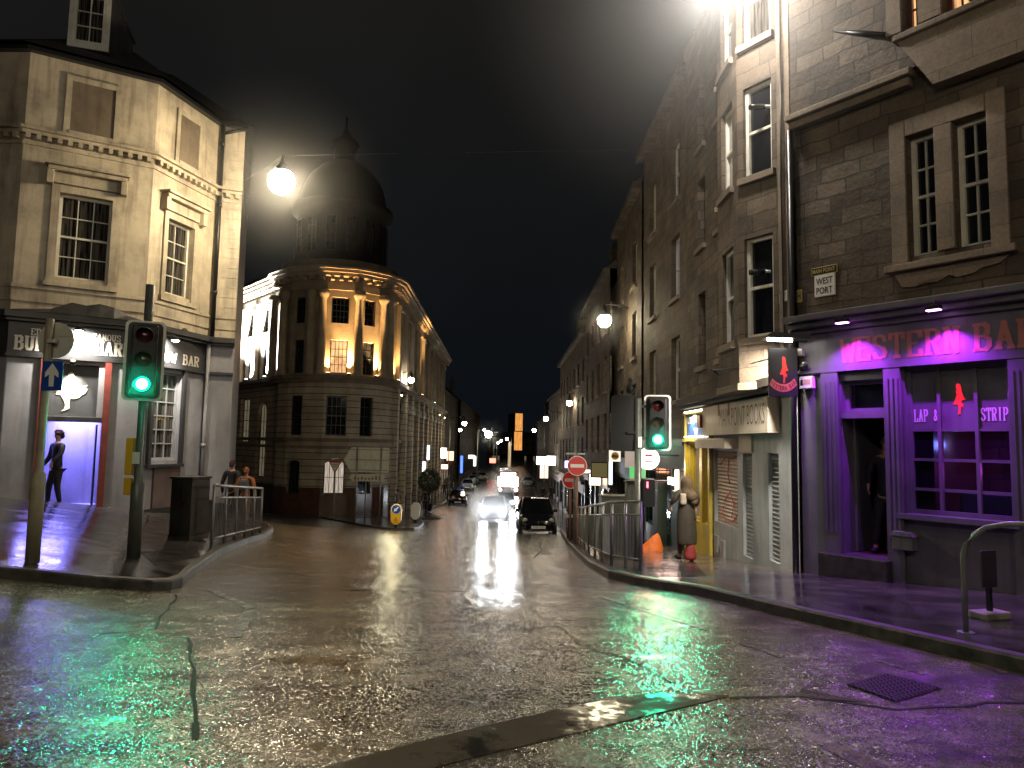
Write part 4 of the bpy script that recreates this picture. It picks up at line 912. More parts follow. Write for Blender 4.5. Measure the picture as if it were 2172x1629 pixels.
# bar interior, coloured lamps
m_ = fb.mb(); m_.face([(a-.3, 3, c-.6), (b+.3, 3, c-.6), (b+.3, 3, d), (a-.3, 3, d)]).face([(a-.3, .34, c-.6), (b+.3, .34, c-.6), (b+.3, 3, c-.6), (a-.3, 3, c-.6)]).face([(a-.3, .34, d), (a-.3, 3, d), (b+.3, 3, d), (b+.3, .34, d)]).face([(a-.3, .34, c-.6), (a-.3, 3, c-.6), (a-.3, 3, d), (a-.3, .34, d)]).face([(b+.3, 3, c-.6), (b+.3, .34, c-.6), (b+.3, .34, d), (b+.3, 3, d)])
m_.box(a+.1, a+.9, 1.2, 1.5, c-.6, c+.25).box(a+1.1, b-.1, 1.8, 2.2, c-.6, c+.4).build('bar_room', mat('bar_room_wall', (.12, .06, .12), .5), bar)
point(fb.world(a+.35, .8, zt-.2), 22, (.2, .3, 1), .06, parent=bar); point(fb.world(a+1.2, 1.4, c+.6), 30, (.8, .1, .9), .06, parent=bar)
# lettering
m_ = fb.mb(); x0 = fb.uz(1788, 745)[0]; x1 = fb.uz(2038, 720)[0]; x2 = fb.uz(2068, 715)[0]; z0, z1 = fb.uz(1900, 758)[1], fb.uz(1900, 709)[1]
slab_into(m_, 'WESTERN', x0, x1, z0, z1, 1.25, -.03, .006); ad = (x1-x0)/(7*4.9-.9)*4.9; slab_into(m_, 'BAR', x2, x2+ad*3-.02, z0, z1, 1.25, -.03, .006)
m_.build('sign_lettering', mat('red_letter_paint', (.36, .13, .11), .55), bar)
hb_ = MB(fb.T); hb_.box(.0, fb.L, 3.1, 9, -1.5, 13).box(0, fb.L, .45, 3.1, zc_, 13).box(0, .25, .4, 3.1, -1.5, zc_-.01); hb_.build('building_core', RUBBLE, bar)
fb.mb().tube([(-.06, -.08, zb0), (-.06, -.08, zst-.1)], .05, 8).build('downpipe', BLKPL, bar)
# purple floods
PUR = (.42, .03, 1.)
for px, py, lab in ((1787, 686, 'small purple LED floodlight above the letter W of the bar sign'), (1981, 659, 'small purple LED floodlight above the letter N of the bar sign')):
    u, z = fb.uz(px, py, .36); t = thing('led_floodlight', lab, 'floodlight', fb.world(u, -.36, z), group='purple floodlights over the bar sign'); T = Matrix.Translation(-Vector(t.location)) @ fb.T
    MB(T).box(u-.09, u+.09, -.42, -.32, z+.012, z+.07).build('housing', BLKM, t, bevel=.006); MB(T).tube([(u, -.3, zc_+.0), (u, -.36, z+.07)], .015, 6).build('bracket', BLKM, t)
    MB(T).box(u-.08, u+.08, -.41, -.33, z, z+.01).build('lens', emis('purple_led_lens', (.75, .25, 1.), 16), t)
    spot(fb.world(u, -.36, z-.03), fb.world(u+.12, .0, z-.62), 60, (.62, .02, 1.), 56, .5, .02, parent=t)
    spot(fb.world(u, -.36, z-.03), fb.world(u+.1, -.6, z-3), 270, PUR, 125, .7, .02, parent=t)
# things fixed to the bar front
def box_thing(name, label, cat, f, r, y0, y1, m, bev=.01):
    u = (r[0]+r[1])/2; t = thing(name, label, cat, f.world(u, y1, r[2])); T = Matrix.Translation(-Vector(t.location)) @ f.T
    MB(T).box(r[0], r[1], y0, y1, r[2], r[3]).build('casing', m, t, bevel=bev); return t, T
r = fb.rect(1702, 800, 1730, 824); t, T = box_thing('alarm_box', 'ivory alarm box with small printed panel on the bar pilaster', 'alarm box', fb, r, -.09, .0, WHITEP)
MB(T).box(r[0]+.02, r[0]+.06, -.093, -.0905, r[2]+.05, r[3]-.05).build('emblem', BLKPL, t); MB(T).box(r[0]+.075, r[1]-.03, -.093, -.0905, r[2]+.06, r[3]-.05).build('printed_panel', mat('faded_red_print', (.5, .3, .26), .5), t)
r = fb.rect(1700, 741, 1710, 756); t, T = box_thing('floodlight', 'small square white sensor lamp high on the bar corner', 'sensor lamp', fb, r, -.12, -.03, WHITEP)
MB(T).tube([(r[0]-.1, -.1, r[2]), (r[0], -.1, r[2]+.05)], .012, 6).build('arm', WHITEP, t)
r = fb.rect(1704, 772, 1722, 784); t = thing('security_camera', 'small dark dome camera under the white sensor lamp', 'camera', fb.world((r[0]+r[1])/2, 0, r[3])); T = Matrix.Translation(-Vector(t.location)) @ fb.T
MB(T).ball(((r[0]+r[1])/2, -.12, (r[2]+r[3])/2), .06, 12, (1.1, 1, .8)).build('dome_housing', BLKPL, t); MB(T).box((r[0]+r[1])/2-.02, (r[0]+r[1])/2+.02, -.12, -.03, r[3]-.01, r[3]+.02).build('bracket', WHITEP, t)
r = fb.rect(1903, 1126, 1948, 1168); t, T = box_thing('wall_ashtray', 'purple-lit metal smokers box on the wall below the bar window', 'ashtray box', fb, (r[0], r[1], r[2], r[3]-.05), -.16, -.0, STEEL, .015)
MB(T).prism([(r[0]-.02, r[3]-.048), (r[1]+.02, r[3]-.048), (r[1]-.02, r[3]+.01), (r[0]+.02, r[3]+.01)], -.19, .0).build('lid', STEEL, t)
def plaque(name, label, f, r, txts, face, ink, border=None, y=-.0):
    u = (r[0]+r[1])/2; t = thing(name, label, 'street sign', f.world(u, y, r[2])); T = Matrix.Translation(-Vector(t.location)) @ f.T
    MB(T).box(r[0], r[1], y-.03, y-.002, r[2], r[3]).build('plate', border or face, t, bevel=.008); e = .012
    MB(T).box(r[0]+e, r[1]-e, y-.034, y-.0305, r[2]+e, r[3]-e).build('face', face, t)
    m = MB(T)
    for s, z0, h, w in txts: text_into(m, s, u, r[2]+z0*(r[3]-r[2]), h*(r[3]-r[2]), y-.034, .003, w*(r[1]-r[0]), .015)
    m.build('lettering', ink, t); return t
GOLD = mat('old_gold_paint', (.45, .34, .12), .5)
r = fb.rect(1722, 570, 1778, 584); zm = fb.uz(1750, 574)[1]; r = (r[0], r[1], zm-.065, zm+.065)
plaque('street_sign', 'small black plate with gold letters MAIN POINT above the West Port sign', fb, r, [('MAIN POINT', .25, .5, .86)], BLKPL, GOLD, GOLD)
r = fb.rect(1729, 586, 1774, 625); plaque('street_sign', 'white street sign reading WEST PORT on the rubble wall', fb, r, [('WEST', .55, .3, .8), ('PORT', .12, .3, .78)], WHITEP, BLKPL)
r = fb.rect(1692, 616, 1703, 641); plaque('hydrant_plate', 'small yellow H plate beside the drainpipe on the stone wall', fb, r, [('H', .2, .6, .6)], GOLD, BLKPL)

# projecting bar sign with hooded lamp
y_s = 10.95; q0, q1 = P(1630, 780, y_s), P(1692, 780, y_s-.05); zt_, zb_ = P(1660, 738, y_s).z, P(1660, 840, y_s).z
fs = Facet(q0.xy, q1.xy); t = thing('hanging_bar_sign', 'black hanging sign with red figure and WESTERN BAR on a curved ribbon', 'sign', (q0.x, q0.y, zb_)); T = Matrix.Translation(-Vector(t.location)) @ fs.T; L = fs.L
MB(T).box(0, L, 0, .04, zb_, zt_).build('board', BLACKP, t, bevel=.005)
m_ = MB(T); silhouette(m_, L*.36, L*.72, zb_+.26*(zt_-zb_), zb_+.82*(zt_-zb_), -.006, -.001); m_.build('red_figure', REDP, t)
m_ = MB(T); n = 12; cx, cz, R1, R2 = L/2, zb_+.62, .44, .56
for i in range(n):
    a0, a1 = math.radians(-128+76*i/n), math.radians(-128+76*(i+1)/n)
    m_.face([(cx+R1*math.cos(a0)*.6, -.004, cz+R1*math.sin(a0)), (cx+R2*math.cos(a0)*.6, -.004, cz+R2*math.sin(a0)), (cx+R2*math.cos(a1)*.6, -.004, cz+R2*math.sin(a1)), (cx+R1*math.cos(a1)*.6, -.004, cz+R1*math.sin(a1))])
m_.build('ribbon', mat('orange_red_ribbon', (.5, .12, .06), .5), t)
m_ = MB(T); s = 'WESTERN BAR'
for i, ch in enumerate(s):
    if ch == ' ': continue
    a0 = math.radians(-125+70*i/(len(s)-1)); mm = MB(); text_into(mm, ch, 0, 0, .07, 0, .003, .03, .008); ca, sa = math.cos(a0+math.pi/2), math.sin(a0+math.pi/2); bx, bz = cx+(R2-.022)*math.cos(a0)*.6, cz+(R2-.022)*math.sin(a0)
    for fc_ in mm.f: m_.face([(bx+ca*mm.v[i_].x-sa*mm.v[i_].z, -.0045+mm.v[i_].y, bz+sa*mm.v[i_].x+ca*mm.v[i_].z) for i_ in fc_])
m_.build('ribbon_lettering', BLKPL, t)
MB(T).tube([(L+.15, .02, zt_+.1), (L*.5, .02, zt_+.12), (0, .02, zt_+.1)], .016, 6).tube([(L*.2, .02, zt_+.1), (L*.2, .02, zt_)], .01, 6).tube([(L*.8, .02, zt_+.1), (L*.8, .02, zt_)], .01, 6).build('bracket', BLKM, t)
t = thing('sign_lamp', 'hooded strip lamp glowing white over the black hanging sign', 'lamp', (q0.x, q0.y, zt_+.1)); T = Matrix.Translation(-Vector(t.location)) @ fs.T
MB(T).prism([(-.1, zt_+.12), (L+.12, zt_+.1), (L+.1, zt_+.17), (-.0, zt_+.21)], -.28, .06).build('hood', BLKM, t, bevel=.01)
MB(T).tube([(-.06, -.2, zt_+.1), (L*.7, -.2, zt_+.085)], .024, 8).build('tube_bulb', emis('white_strip_tube', (1, .93, .85), 45), t)
spot(fs.world(L/2, -.22, zt_+.04), fs.world(L/2+.4, -.8, zt_-2), 22, (1, .92, .82), 150, .5, .15, parent=t)
spot(fs.world(L*.2, .18, zt_+.06), (4.3, 13.4, .9), 800, (1, .9, .76), 110, .6, .1, parent=t)
# ------------------------------------------------------------------ tenements on the right, beyond the bar
XW = 4.5
def rwf(d0, d1, x0=XW, x1=XW): return Facet((x0, d1), (x1, d0))       # far end first: left to right seen from the street
bk_ = thing('bookshop_tenement', 'rubble stone tenement with canted bay, cream MAIN POINT BOOKS board and yellow shop', 'building')
fk = rwf(11.2, 18.15, 4.5, 4.52)
zs1 = fk.uz(1580, 842)[1]; zcb = zs1+.05; gz0 = -2.2; top = 12.2
bay = [(4.5, 14.2), (4.02, 13.7), (4.02, 12.45), (4.5, 11.75)]
bf = [Facet(bay[0], bay[1]), Facet(bay[1], bay[2]), Facet(bay[2], bay[3])]
lv = [(fk.uz(1600, 718)[1], fk.uz(1600, 502)[1]), (bf[2].uz(1602, 372)[1], bf[2].uz(1602, 178)[1]), (8.9, 10.6)]
lv[0] = (bf[2].uz(1602, 716)[1], bf[2].uz(1602, 502)[1])
m_ = fk.mb(); uu = lambda d: 18.15-d
hk = [(uu(17.0), uu(16.35), a, b) for a, b in lv]+[(uu(15.4), uu(14.75), a, b) for a, b in lv]
wall(m_, 0, uu(14.2), zcb, top, hk, .28); wall(m_, uu(11.75), fk.L, zcb, top, [], .2)
ub = m_.build('upper_wall', RUBBLE, bk_)
m_ = MB(); bh = []
for i, f in enumerate(bf):
    m_.T = f.T; hs = [(.13, f.L-.13, a, b) if i != 1 else (.28, f.L-.28, a, b) for a, b in lv]; bh += [(f, h) for h in hs]
    wall(m_, 0, f.L, zcb+.1, 11.3, hs, .16)
m_.T = Matrix(); m_.column([(4.6, 14.3), (4.02, 13.7), (4.02, 12.45), (4.6, 11.65)][::-1], 11.3, 11.5)
m_.build('canted_bay', TENEM, bk_)
m_ = MB(); m_.column([(4.6, 14.25), (3.98, 13.72), (3.98, 12.43), (4.6, 11.68)][::-1], zcb-.02, zcb+.1); m_.build('bay_base', ASHLAR, bk_)
for f, h in bh: window(bk_, f, h, 1, 2, y=.14, sill=ASHLAR if h[1]-h[0] < .75 else None, bw=.07, pane=LITDIM if (f is bf[1] and h[2] == lv[1][0]) else None)
for h in hk: window(bk_, fk, h, 1, 2, y=.24, sill=ASHLAR, bw=.06, pane=LITDIM if h[2] == lv[0][0] and h[0] < 1.5 else None)
fk.mb().box(uu(11.72), uu(11.55), -.05, .0, zcb, 11.5).box(uu(11.4), fk.L, -.04, .0, zcb, 12).build('dressed_corner', ASHLAR, bk_)
# wiring and two lamps on the stone by the window
fk.mb().tube([(uu(11.5), -.06, zcb), (uu(11.52), -.07, 6), (uu(11.48), -.06, 9.5)], .012, 5).tube([(uu(15), -.06, zcb+.4), (uu(14.4), -.1, zcb+.25), (uu(13.9), -.55, zcb+.5), (uu(12.6), -.55, zcb+.38), (uu(11.8), -.1, zcb+.5), (uu(11.3), -.05, zcb+.45)], .012, 5).build('cables', BLKPL, bk_)
# shopfronts
sh3 = fk.rect(1627, 961, 1652, 1197); sh2 = fk.rect(1573, 962, 1595, 1187); sh1 = fk.rect(1514, 956, 1563, 1122)
ye = fk.uz(1511, 1000)[0]; ysw = (.22, ye-.25)
zyb, zyt = fk.uz(1480, 1105)[1], fk.uz(1480, 942)[1]
yw = [(.3, ye*.52, zyb, zyt), (ye*.62, ye-.16, zyb, zyt)]
m_ = fk.mb(); wall(m_, ye, fk.L, gz0, zs1, [sh1, sh2, sh3], .12, y=.02); m_.build('bookshop_front', BLUEGREY, bk_)
m_ = fk.mb(); wall(m_, 0, ye-.002, gz0, fk.uz(1480, 872)[1]+.0, yw, .16, y=.0); m_.build('yellow_shopfront', YELLOW, bk_)
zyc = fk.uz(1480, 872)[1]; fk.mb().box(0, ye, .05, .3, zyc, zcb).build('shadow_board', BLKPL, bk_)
fk.mb().box(0, ye, -.12, .0, zyt+.06, zyt+.13).box(0, .14, -.07, .0, gz0, zyc).box(ye-.13, ye, -.07, .0, gz0, zyc).box(0, ye, -.1, .0, zyc-.06, zyc).build('yellow_trim', YELLOW, bk_)
for r in yw: window(bk_, fk, r, 1, 1, y=.14, fm=YELLOW, pane=LITDIM, bw=.05, mid=False)
fk.mb().box(.05, fk.L, -.3, .0, zcb, zcb+.14).box(.05, fk.L, -.2, .0, zcb-.09, zcb-.002).build('shop_cornice', mat('dark_weathered_cornice', build=b_plaster((.035, .03, .025), .4, 3, .6)), bk_)
mb = fk.mb(); rb = lambda name, r, m, axis=0: None
def shutter(name, f, r, m, lab):
    t = f.mb(); n = int((r[3]-r[2])/.075); h = (r[3]-r[2])/n
    for i in range(n):
        z = r[2]+i*h; t.face([(r[0], .10, z), (r[1], .10, z), (r[1], .075, z+h*.55), (r[0], .075, z+h*.55)]); t.face([(r[0], .075, z+h*.55), (r[1], .075, z+h*.55), (r[1], .10, z+h), (r[0], .10, z+h)])
    o = t.build(name, m, bk_); o['label'] = lab; return o
shutter('shutter', fk, sh3, SHUT, 'narrow steel shutter nearest the bar'); shutter('shutter', fk, sh2, SHUT, 'middle tall steel shutter'); s1_ = shutter('shutter', fk, sh1, SHUTP, 'pinkish shutter with red graffiti')
g = fk.mb(); a, b, c, d = sh1; w_ = b-a; hh = d-c
for path in ([(.15, .8), (.4, .92), (.7, .9), (.95, .95)], [(.55, .9), (.5, .7), (.58, .55)], [(.6, .45), (.4, .35), (.25, .15), (.35, .04), (.7, .06), (.95, .2)], [(.6, .45), (.75, .3), (.65, .12)]):
    g.tube([(a+x*w_, .07, c+z*hh) for x, z in path], .011, 5)
g.build('graffiti_line', REDP, s1_)
sb = fk.rect(1500, 931, 1566, 952); fk.mb().box(sb[0], sb[1], -.28, .0, sb[2], sb[3]-.01).build('shutter_box', BOARD, bk_, bevel=.01)
sg = fk.rect(1507, 866, 1655, 915); zt2 = fk.uz(1600, 850)[1]; zb2 = fk.uz(1580, 921)[1]; sg = (sg[0], sg[1]-.05, zb2, zt2)
bo = fk.mb().box(sg[0], sg[1], -.19, .019, sg[2], sg[3]).build('sign_board', BOARD, bk_)
lt = fk.mb(); x0 = fk.uz(1527, 900, .19)[0]; x1 = fk.uz(1622, 890, .19)[0]; text_into(lt, 'MAIN POINT BOOKS', x0, sg[2]+.16, .36, -.19, .004, x1-x0, -.012, center=False); lt.build('sign_lettering', mat('faded_brown_lettering', (.10, .06, .07), .6), bk_)
fk.mb().box(sg[0]+.95*1.3, sg[0]+1.32, -.196, -.1905, sg[3]-.22, sg[3]+.03).box(sg[0]+1.9, sg[0]+2.0, -.196, -.1905, sg[3]-.24, sg[3]+.03).build('sign_stain', mat('brown_stain', (.22, .14, .09), .7), bk_)
fk.mb().box(sh2[0]-.08, sh2[1]+.1, -.03, .019, sh2[3]+.03, zb2-.02).build('door_notice_board', BOARD, bk_)
fk.mb().box(sh1[0]+.02, sh1[0]+.3, -.02, .018, sh1[2]-.65, sh1[2]-.3).box(sh1[0]+.5, sh1[0]+.75, -.02, .018, sh1[2]-.75, sh1[2]-.35).build('vent_grille', SHUT, bk_)
r = (.18, ye-.2, fk.uz(1480, 934)[1], fk.uz(1480, 882)[1]); fk.mb().box(r[0], r[1], -.05, .0, r[2], r[3]).build('blue_sign', mat('faded_blue_sign', build=b_plaster((.03, .09, .30), .3, 5, .4)), bk_)
lt = fk.mb(); text_into(lt, 'LITERAL WAY', (r[0]+r[1])/2, r[2]+.42, .15, -.051, .003, (r[1]-r[0])*.86, .01); lt.face([((r[0]+r[1])/2-.25, -.054, r[2]+.3), ((r[0]+r[1])/2+.2, -.054, r[2]+.3), ((r[0]+r[1])/2-.02, -.054, r[2]+.05)]); lt.build('sign_lettering', LETTER, bk_)
fk.mb().box(ye-.35, ye-.1, -.25, -.05, r[3]-.32, r[3]-.02).build('red_alarm_box', mat('dull_red_box', (.22, .03, .02), .5), bk_, bevel=.01)
for (z, lab) in ((zyc-.02, 1), (zyt+.16, 2)):
    fk.mb().box(.25, ye-.3, -.13, -.11, z, z+.03).build('strip_light', emis('pale_strip_light', (1, .92, .7), 9), bk_)
l_ = bpy.data.lights.new('strip', 'AREA'); l_.energy = 60; l_.color = (1, .86, .55); l_.shape = 'RECTANGLE'; l_.size = 1; l_.size_y = .06; lo_ = bpy.data.objects.new('strip_light_glow', l_); COL.objects.link(lo_); lo_.parent = bk_; lo_.location = fk.world(.8, -.35, zyc-.1)
MB(fk.T).box(.02, fk.L-.01, .6, 9, gz0, 12.2).box(.02, fk.L-.01, .32, .6, zcb+.2, 12.2).build('building_core', RUBBLE, bk_)
# street sign BREAD STREET on the side wall
r = fk.rect(1643, 622, 1672, 646); zm = fk.uz(1657, 634)[1]; r = (r[0], r[1], zm-.09, zm+.09)
plaque('street_sign', 'white street sign reading BREAD STREET on the brightly lit stone beside the drainpipe', fk, r, [('BREAD STREET', .28, .45, .88)], WHITEP, BLKPL)
zm += .2; plaque('street_sign', 'small gold-lettered plate directly above the BREAD STREET sign', fk, (r[0]+.1, r[1]-.1, zm-.05, zm+.06), [('MAIN POINT', .25, .5, .86)], BLKPL, GOLD, GOLD)
def wall_spot(px, py, lab):
    u, z = fk.uz(px, py); t = thing('security_camera', lab, 'camera', fk.world(u, 0, z)); T = Matrix.Translation(-Vector(t.location)) @ fk.T
    MB(T).tube([(u, 0, z), (u, -.2, z)], .03, 8).build('bracket', WHITEP, t); MB(T).tube([(u-.02, -.16, z), (u+.02, -.42, z-.03)], .05, 10).build('housing', BLKPL, t)
wall_spot(1640, 226, 'small camera on a white bracket beside the topmost bright window'); wall_spot(1641, 576, 'small camera on a white bracket level with the lower bay window')
# further blocks of the row
def row_block(name, label, f, ztop, floors, seed, wm, shopm, zshop, base, nb=None, lits=(), depth=9, shop_h=None, shops=True, wx=1.0, par=None, roofm=SLATE):
    rnd = random.Random(seed); t = thing(name, label, 'building') if par is None else par
    nb = nb or max(1, int(f.L/2.7)); st = f.L/nb; hs = []
    for i in range(nb):
        u = (i+.5)*st
        for a, b in floors: hs.append((u-wx/2, u+wx/2, a, b))
    m = f.mb(); wall(m, 0, f.L, zshop, ztop, hs, .22); m.build('upper_wall', wm, t)
    ns = max(1, round(f.L/4.5)); ss = f.L/ns; sh = []
    for i in range(ns):
        a = i*ss+.35; b = (i+1)*ss-.35; k = a+(b-a)*.68; sh += [(a, k-.12, base+1.0, zshop-.75), (k+.08, b, base+.35, zshop-.75)]
    m = f.mb(); wall(m, 0, f.L, base-1, zshop, sh, .2, y=.02); m.build('shopfront_wall', shopm, t)
    f.mb().box(0, f.L, -.22, .0, zshop-.1, zshop+.06).box(0, f.L, -.06, .015, zshop-.6, zshop-.102).build('shop_cornice', shopm, t)
    f.mb().box(0, f.L, -.3, .0, ztop, ztop+.25).build('eaves', wm, t)
    for j, h in enumerate(hs): window(t, f, h, 1, 2, y=.2, bw=.07, sill=ASHLAR, pane=(LITWARM if j in lits else rnd.choice([GLASS]*7+[LITBLUE, LITDIM])))
    for h in sh: window(t, f, h, 1, 2, y=.17, fm=shopm, pane=rnd.choice([LITDIM, GLASS, GLASS]) if shops is True else rnd.choice([LITSHOP, LITDIM, GLASS]), mid=False)
    m = f.mb(); m.box(.01, f.L-.01, .5, depth, base-1, ztop); m.build('building_core', wm, t)
    m = f.mb(); m.face([(0, -.2, ztop+.251), (f.L, -.2, ztop+.251), (f.L, 3.2, ztop+3), (0, 3.2, ztop+3)]); m.face([(0, 3.2, ztop+3), (f.L, 3.2, ztop+3), (f.L, depth, ztop+2), (0, depth, ztop+2)])
    m.face([(0, -.2, ztop+.25), (0, 3.2, ztop+3), (0, depth, ztop+2), (0, depth, ztop)]); m.face([(f.L, -.2, ztop+.25), (f.L, depth, ztop), (f.L, depth, ztop+2), (f.L, 3.2, ztop+3)]); m.build('roof', roofm, t)
    c = f.mb(); c.box(.1, 1.1, 1.4, 2.2, ztop+1.0, ztop+4.2)
    for k in range(3): c.tube([(.3+.3*k, 1.8, ztop+4.2), (.3+.3*k, 1.8, ztop+4.8)], .1, 8)
    c.build('chimney', wm, t); return t
R2 = rwf(18.2, 24.4, 4.55, 4.6)
t2 = row_block('stone_tenement', 'stone tenement over the dark green shop beyond the yellow shop', R2, 11.6, [(2.9, 4.7), (5.8, 7.6), (8.6, 10.4)], 3, TENEM, GREEN, 1.75, -1.9)
R3 = rwf(24.5, 31, 4.6, 4.5); row_block('stone_tenement', 'stone tenement with dark shopfronts behind the right hand traffic light', R3, 10.8, [(2.2, 3.9), (4.9, 6.6), (7.6, 9.3)], 5, RUBBLE, BLACKP, 1.1, -2.6, lits=())
R4 = rwf(31.1, 42, 4.35, 4.3); row_block('stone_tenement', 'plain tenement halfway down the right side above the unlit shops', R4, 9.3, [(1.4, 3.1), (4.1, 5.7), (6.8, 8.2)], 11, TENEM, BLACKP, .4, -3.3, lits=(3,))
R5 = rwf(42.2, 62, 4.25, 4.4); row_block('stone_tenement', 'long dark tenement beside the second right hand street lamp', R5, 8.4, [(.4, 2.1), (3.0, 4.6), (5.6, 7.0)], 12, RUBBLE, DGREY, -.6, -4.3, lits=())
R6 = rwf(62.2, 92, 4.9, 5.4); row_block('stone_tenement', 'distant tenement over the brightly lit takeaway shops', R6, 7.2, [(-.8, .7), (1.8, 3.3), (4.4, 5.8)], 13, TENEM, DGREY, -1.6, -5.1, shops='lit', nb=8)
R7 = rwf(92.2, 150, 5.6, 8.0); row_block('stone_tenement', 'farthest tenement on the right at the end of the street', R7, 6.2, [(-.6, .8), (2, 3.4)], 14, RUBBLE, DGREY, -1.8, -5.4, nb=12)
# bay strips that catch the lamp light (projecting stone piers)
for f, u, a, b, n_ in ((R3, 1.2, 1.2, 8.5, t2), (R4, 6.5, .5, 9, t2)):
    pass
L2 = Facet((-10.3, 95.5), (-10.6, 135)); row_block('stone_tenement', 'dark block beyond the domed building on the left', L2, 9.5, [(-.5, 1.3), (2.6, 4.3), (5.6, 7.2)], 21, TENEM, DGREY, -1.5, -5.2, nb=9, shops='lit')
L3 = Facet((-9.8, 136), (-9.5, 215)); row_block('stone_tenement', 'farthest dark block on the left side of the street', L3, 9.6, [(-.5, 1.3), (2.6, 4.3), (5.6, 7.2)], 22, RUBBLE, DGREY, -1.5, -5.6, nb=14)
# end of the street: pale low block, and a tower with lit fins
f = Facet((-9, 330), (12, 336)); row_block('distant_building', 'low pale building closing the far end of the street', f, 4.5, [(-2.0, -.3), (1, 2.6)], 31, SMOOTHST, DGREY, -3, -6.2, nb=7)
tw_ = thing('lit_tower', 'slim far tower with orange lit vertical fins', 'tower', (0, 0, 0)); p = P(1099, 930, 240); f = Facet((P(1091, 930, 240).x, 239), (P(1107, 930, 240).x, 240))
zt3, zm3, zb3 = P(1099, 877, 240).z, P(1097, 914, 240).z, P(1095, 955, 240).z
f.mb().box(0, f.L, .4, 6, -6, zt3).build('shaft', BLKPL, tw_)
for k in range(5):
    x = f.L*(.04+.21*k); f.mb().box(x, x+.3, -.25, .39, zb3, zm3-.3).build('fin', lit('orange_lit_fin', (1., .42, .10), .9, .6), tw_); f.mb().box(x+.05, x+.38, -.25, .39, zm3, zt3).build('fin', MATS['orange_lit_fin'], tw_)
f.mb().box(-.4, f.L+.4, -.6, .38, zm3-.3, zm3).box(0, .12, -.3, .38, zm3, zt3).build('balcony', BLKPL, tw_)
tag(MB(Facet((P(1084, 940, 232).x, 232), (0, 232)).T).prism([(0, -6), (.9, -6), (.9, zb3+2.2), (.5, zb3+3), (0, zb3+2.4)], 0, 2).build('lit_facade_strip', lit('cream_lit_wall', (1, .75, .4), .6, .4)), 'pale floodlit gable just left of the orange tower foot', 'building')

# ------------------------------------------------------------------ street lamps
def street_lamp(loc, label, r=.26, s=170, col=(1, .86, .58), kind='pole', base=None, arm=(1.2, 0), extra=0):
    z = loc[2]; x, y = loc[0], loc[1]; t = thing('street_lamp', label, 'street lamp', (x+arm[0], y+arm[1], base if base is not None else z+.5), group='globe street lamps along the street')
    T = Matrix.Translation(-Vector(t.location)); px, py = x+arm[0], y+arm[1]
    if kind == 'pole': MB(T).tube([(px, py, base), (px, py, base+1.2), (px, py, base+1.25), (px, py, z+.5)], [.09, .09, .06, .045], 10).build('pole', POLE, t)
    n = 6; MB(T).tube([(px+(x-px)*i/n, py+(y-py)*i/n, z+.5+.16*math.sin(math.pi*i/n/2)) for i in range(n+1)], .03, 6).build('arm', BLKM, t)
    MB(T).lathe([(.02, .66), (.07, .5), (r*.8, r*.75), (r*.72, r*.7)], (x, y, z), 14).build('cap', BLKM, t)
    MB(T).ball((x, y, z), r, 16).build('globe', emis('lamp_globe_%d' % s, col, s), t)
    return t
p = P(597, 385, 17); street_lamp(p, 'big glaring globe lamp hanging over the junction beside the cream building', .32, 210, (1, .82, .54), 'wire', None, (0, .0))
glare_mist(p, 2.9, .035)
MB_ = MB().tube([(c4.x, c4.y, p.z+.9), (p.x, p.y, p.z+.66), (4.5, 17.4, p.z+1.2)], .006, 5); tag(MB_.build('span_wire', BLKM), 'thin dark wire across the street holding the big globe lamp', 'cable')
p = P(1282, 680, 27); street_lamp(p, 'bright globe lamp on the right wall halfway up the dark tenement', .26, 90, (1, .84, .56), 'wall', None, (4.45-p.x, 0)); glare_mist(p, 1.7, .03)
p = P(872, 806, 53); street_lamp(p, 'glaring white lamp fixed to the street side of the domed building', .22, 110, (1, .92, .75), 'wall', None, (-8.3-p.x, 0))
for px, py, d, lab, dx, r, s in ((1208, 855, 49, 'second globe lamp down the right side of the street', 1.0, .2, 90), (1158, 888, 61, 'third lamp down the right side above the lit shops', 1.6, .2, 90), (1133, 913, 80, 'small far lamp left of the tower side lamps on the right', 1.2, .2, 80), (985, 898, 72, 'first globe lamp on the left side beside the domed building', -1.5, .22, 90), (976, 912, 86, 'second lamp on the left side of the street', -1.2, .2, 90),
    (1036, 921, 105, 'brightest far lamp over the middle of the street', -1.6, .5, 80), (1075, 931, 150, 'far lamp left of the tower foot', 1, .25, 120), (1063, 935, 165, 'faint far lamp left of the two near the tower', -1, .25, 120), (1056, 939, 180, 'faintest lamp at the far end of the street', -1, .25, 120), (1027, 912, 128, 'small lamp just above and left of the brightest far lamp', -1, .2, 100)):
    p = P(px, py, d); street_lamp(p, lab, r, s, (1, .9, .72), 'pole', gz(p.x+dx, d)+.12, (dx, 0))
# wall lamp high on the bay window just above the picture
p = P(1522, -48, 11.2); street_lamp(p, 'bright lamp at the top edge of the picture lighting the stone beside the bay', .2, 420, (1, .92, .82), 'wall', None, (4.45-p.x, .2)); glare_mist(p, 4.6, .06)
# unseen fill lamps added behind the camera to lift the general light
street_lamp((-3.5, -3.5, 8.3), 'unseen fill lamp added behind the viewer to the left lighting the near road', .25, 260, (1, .88, .68), 'pole', gz(-5.2, -3.5), (-1.7, 0))
street_lamp((5.0, -4, 8.3), 'unseen fill lamp added behind the viewer to the right lighting the bar front', .25, 210, (1, .88, .72), 'pole', gz(6.7, -4), (1.7, 0))
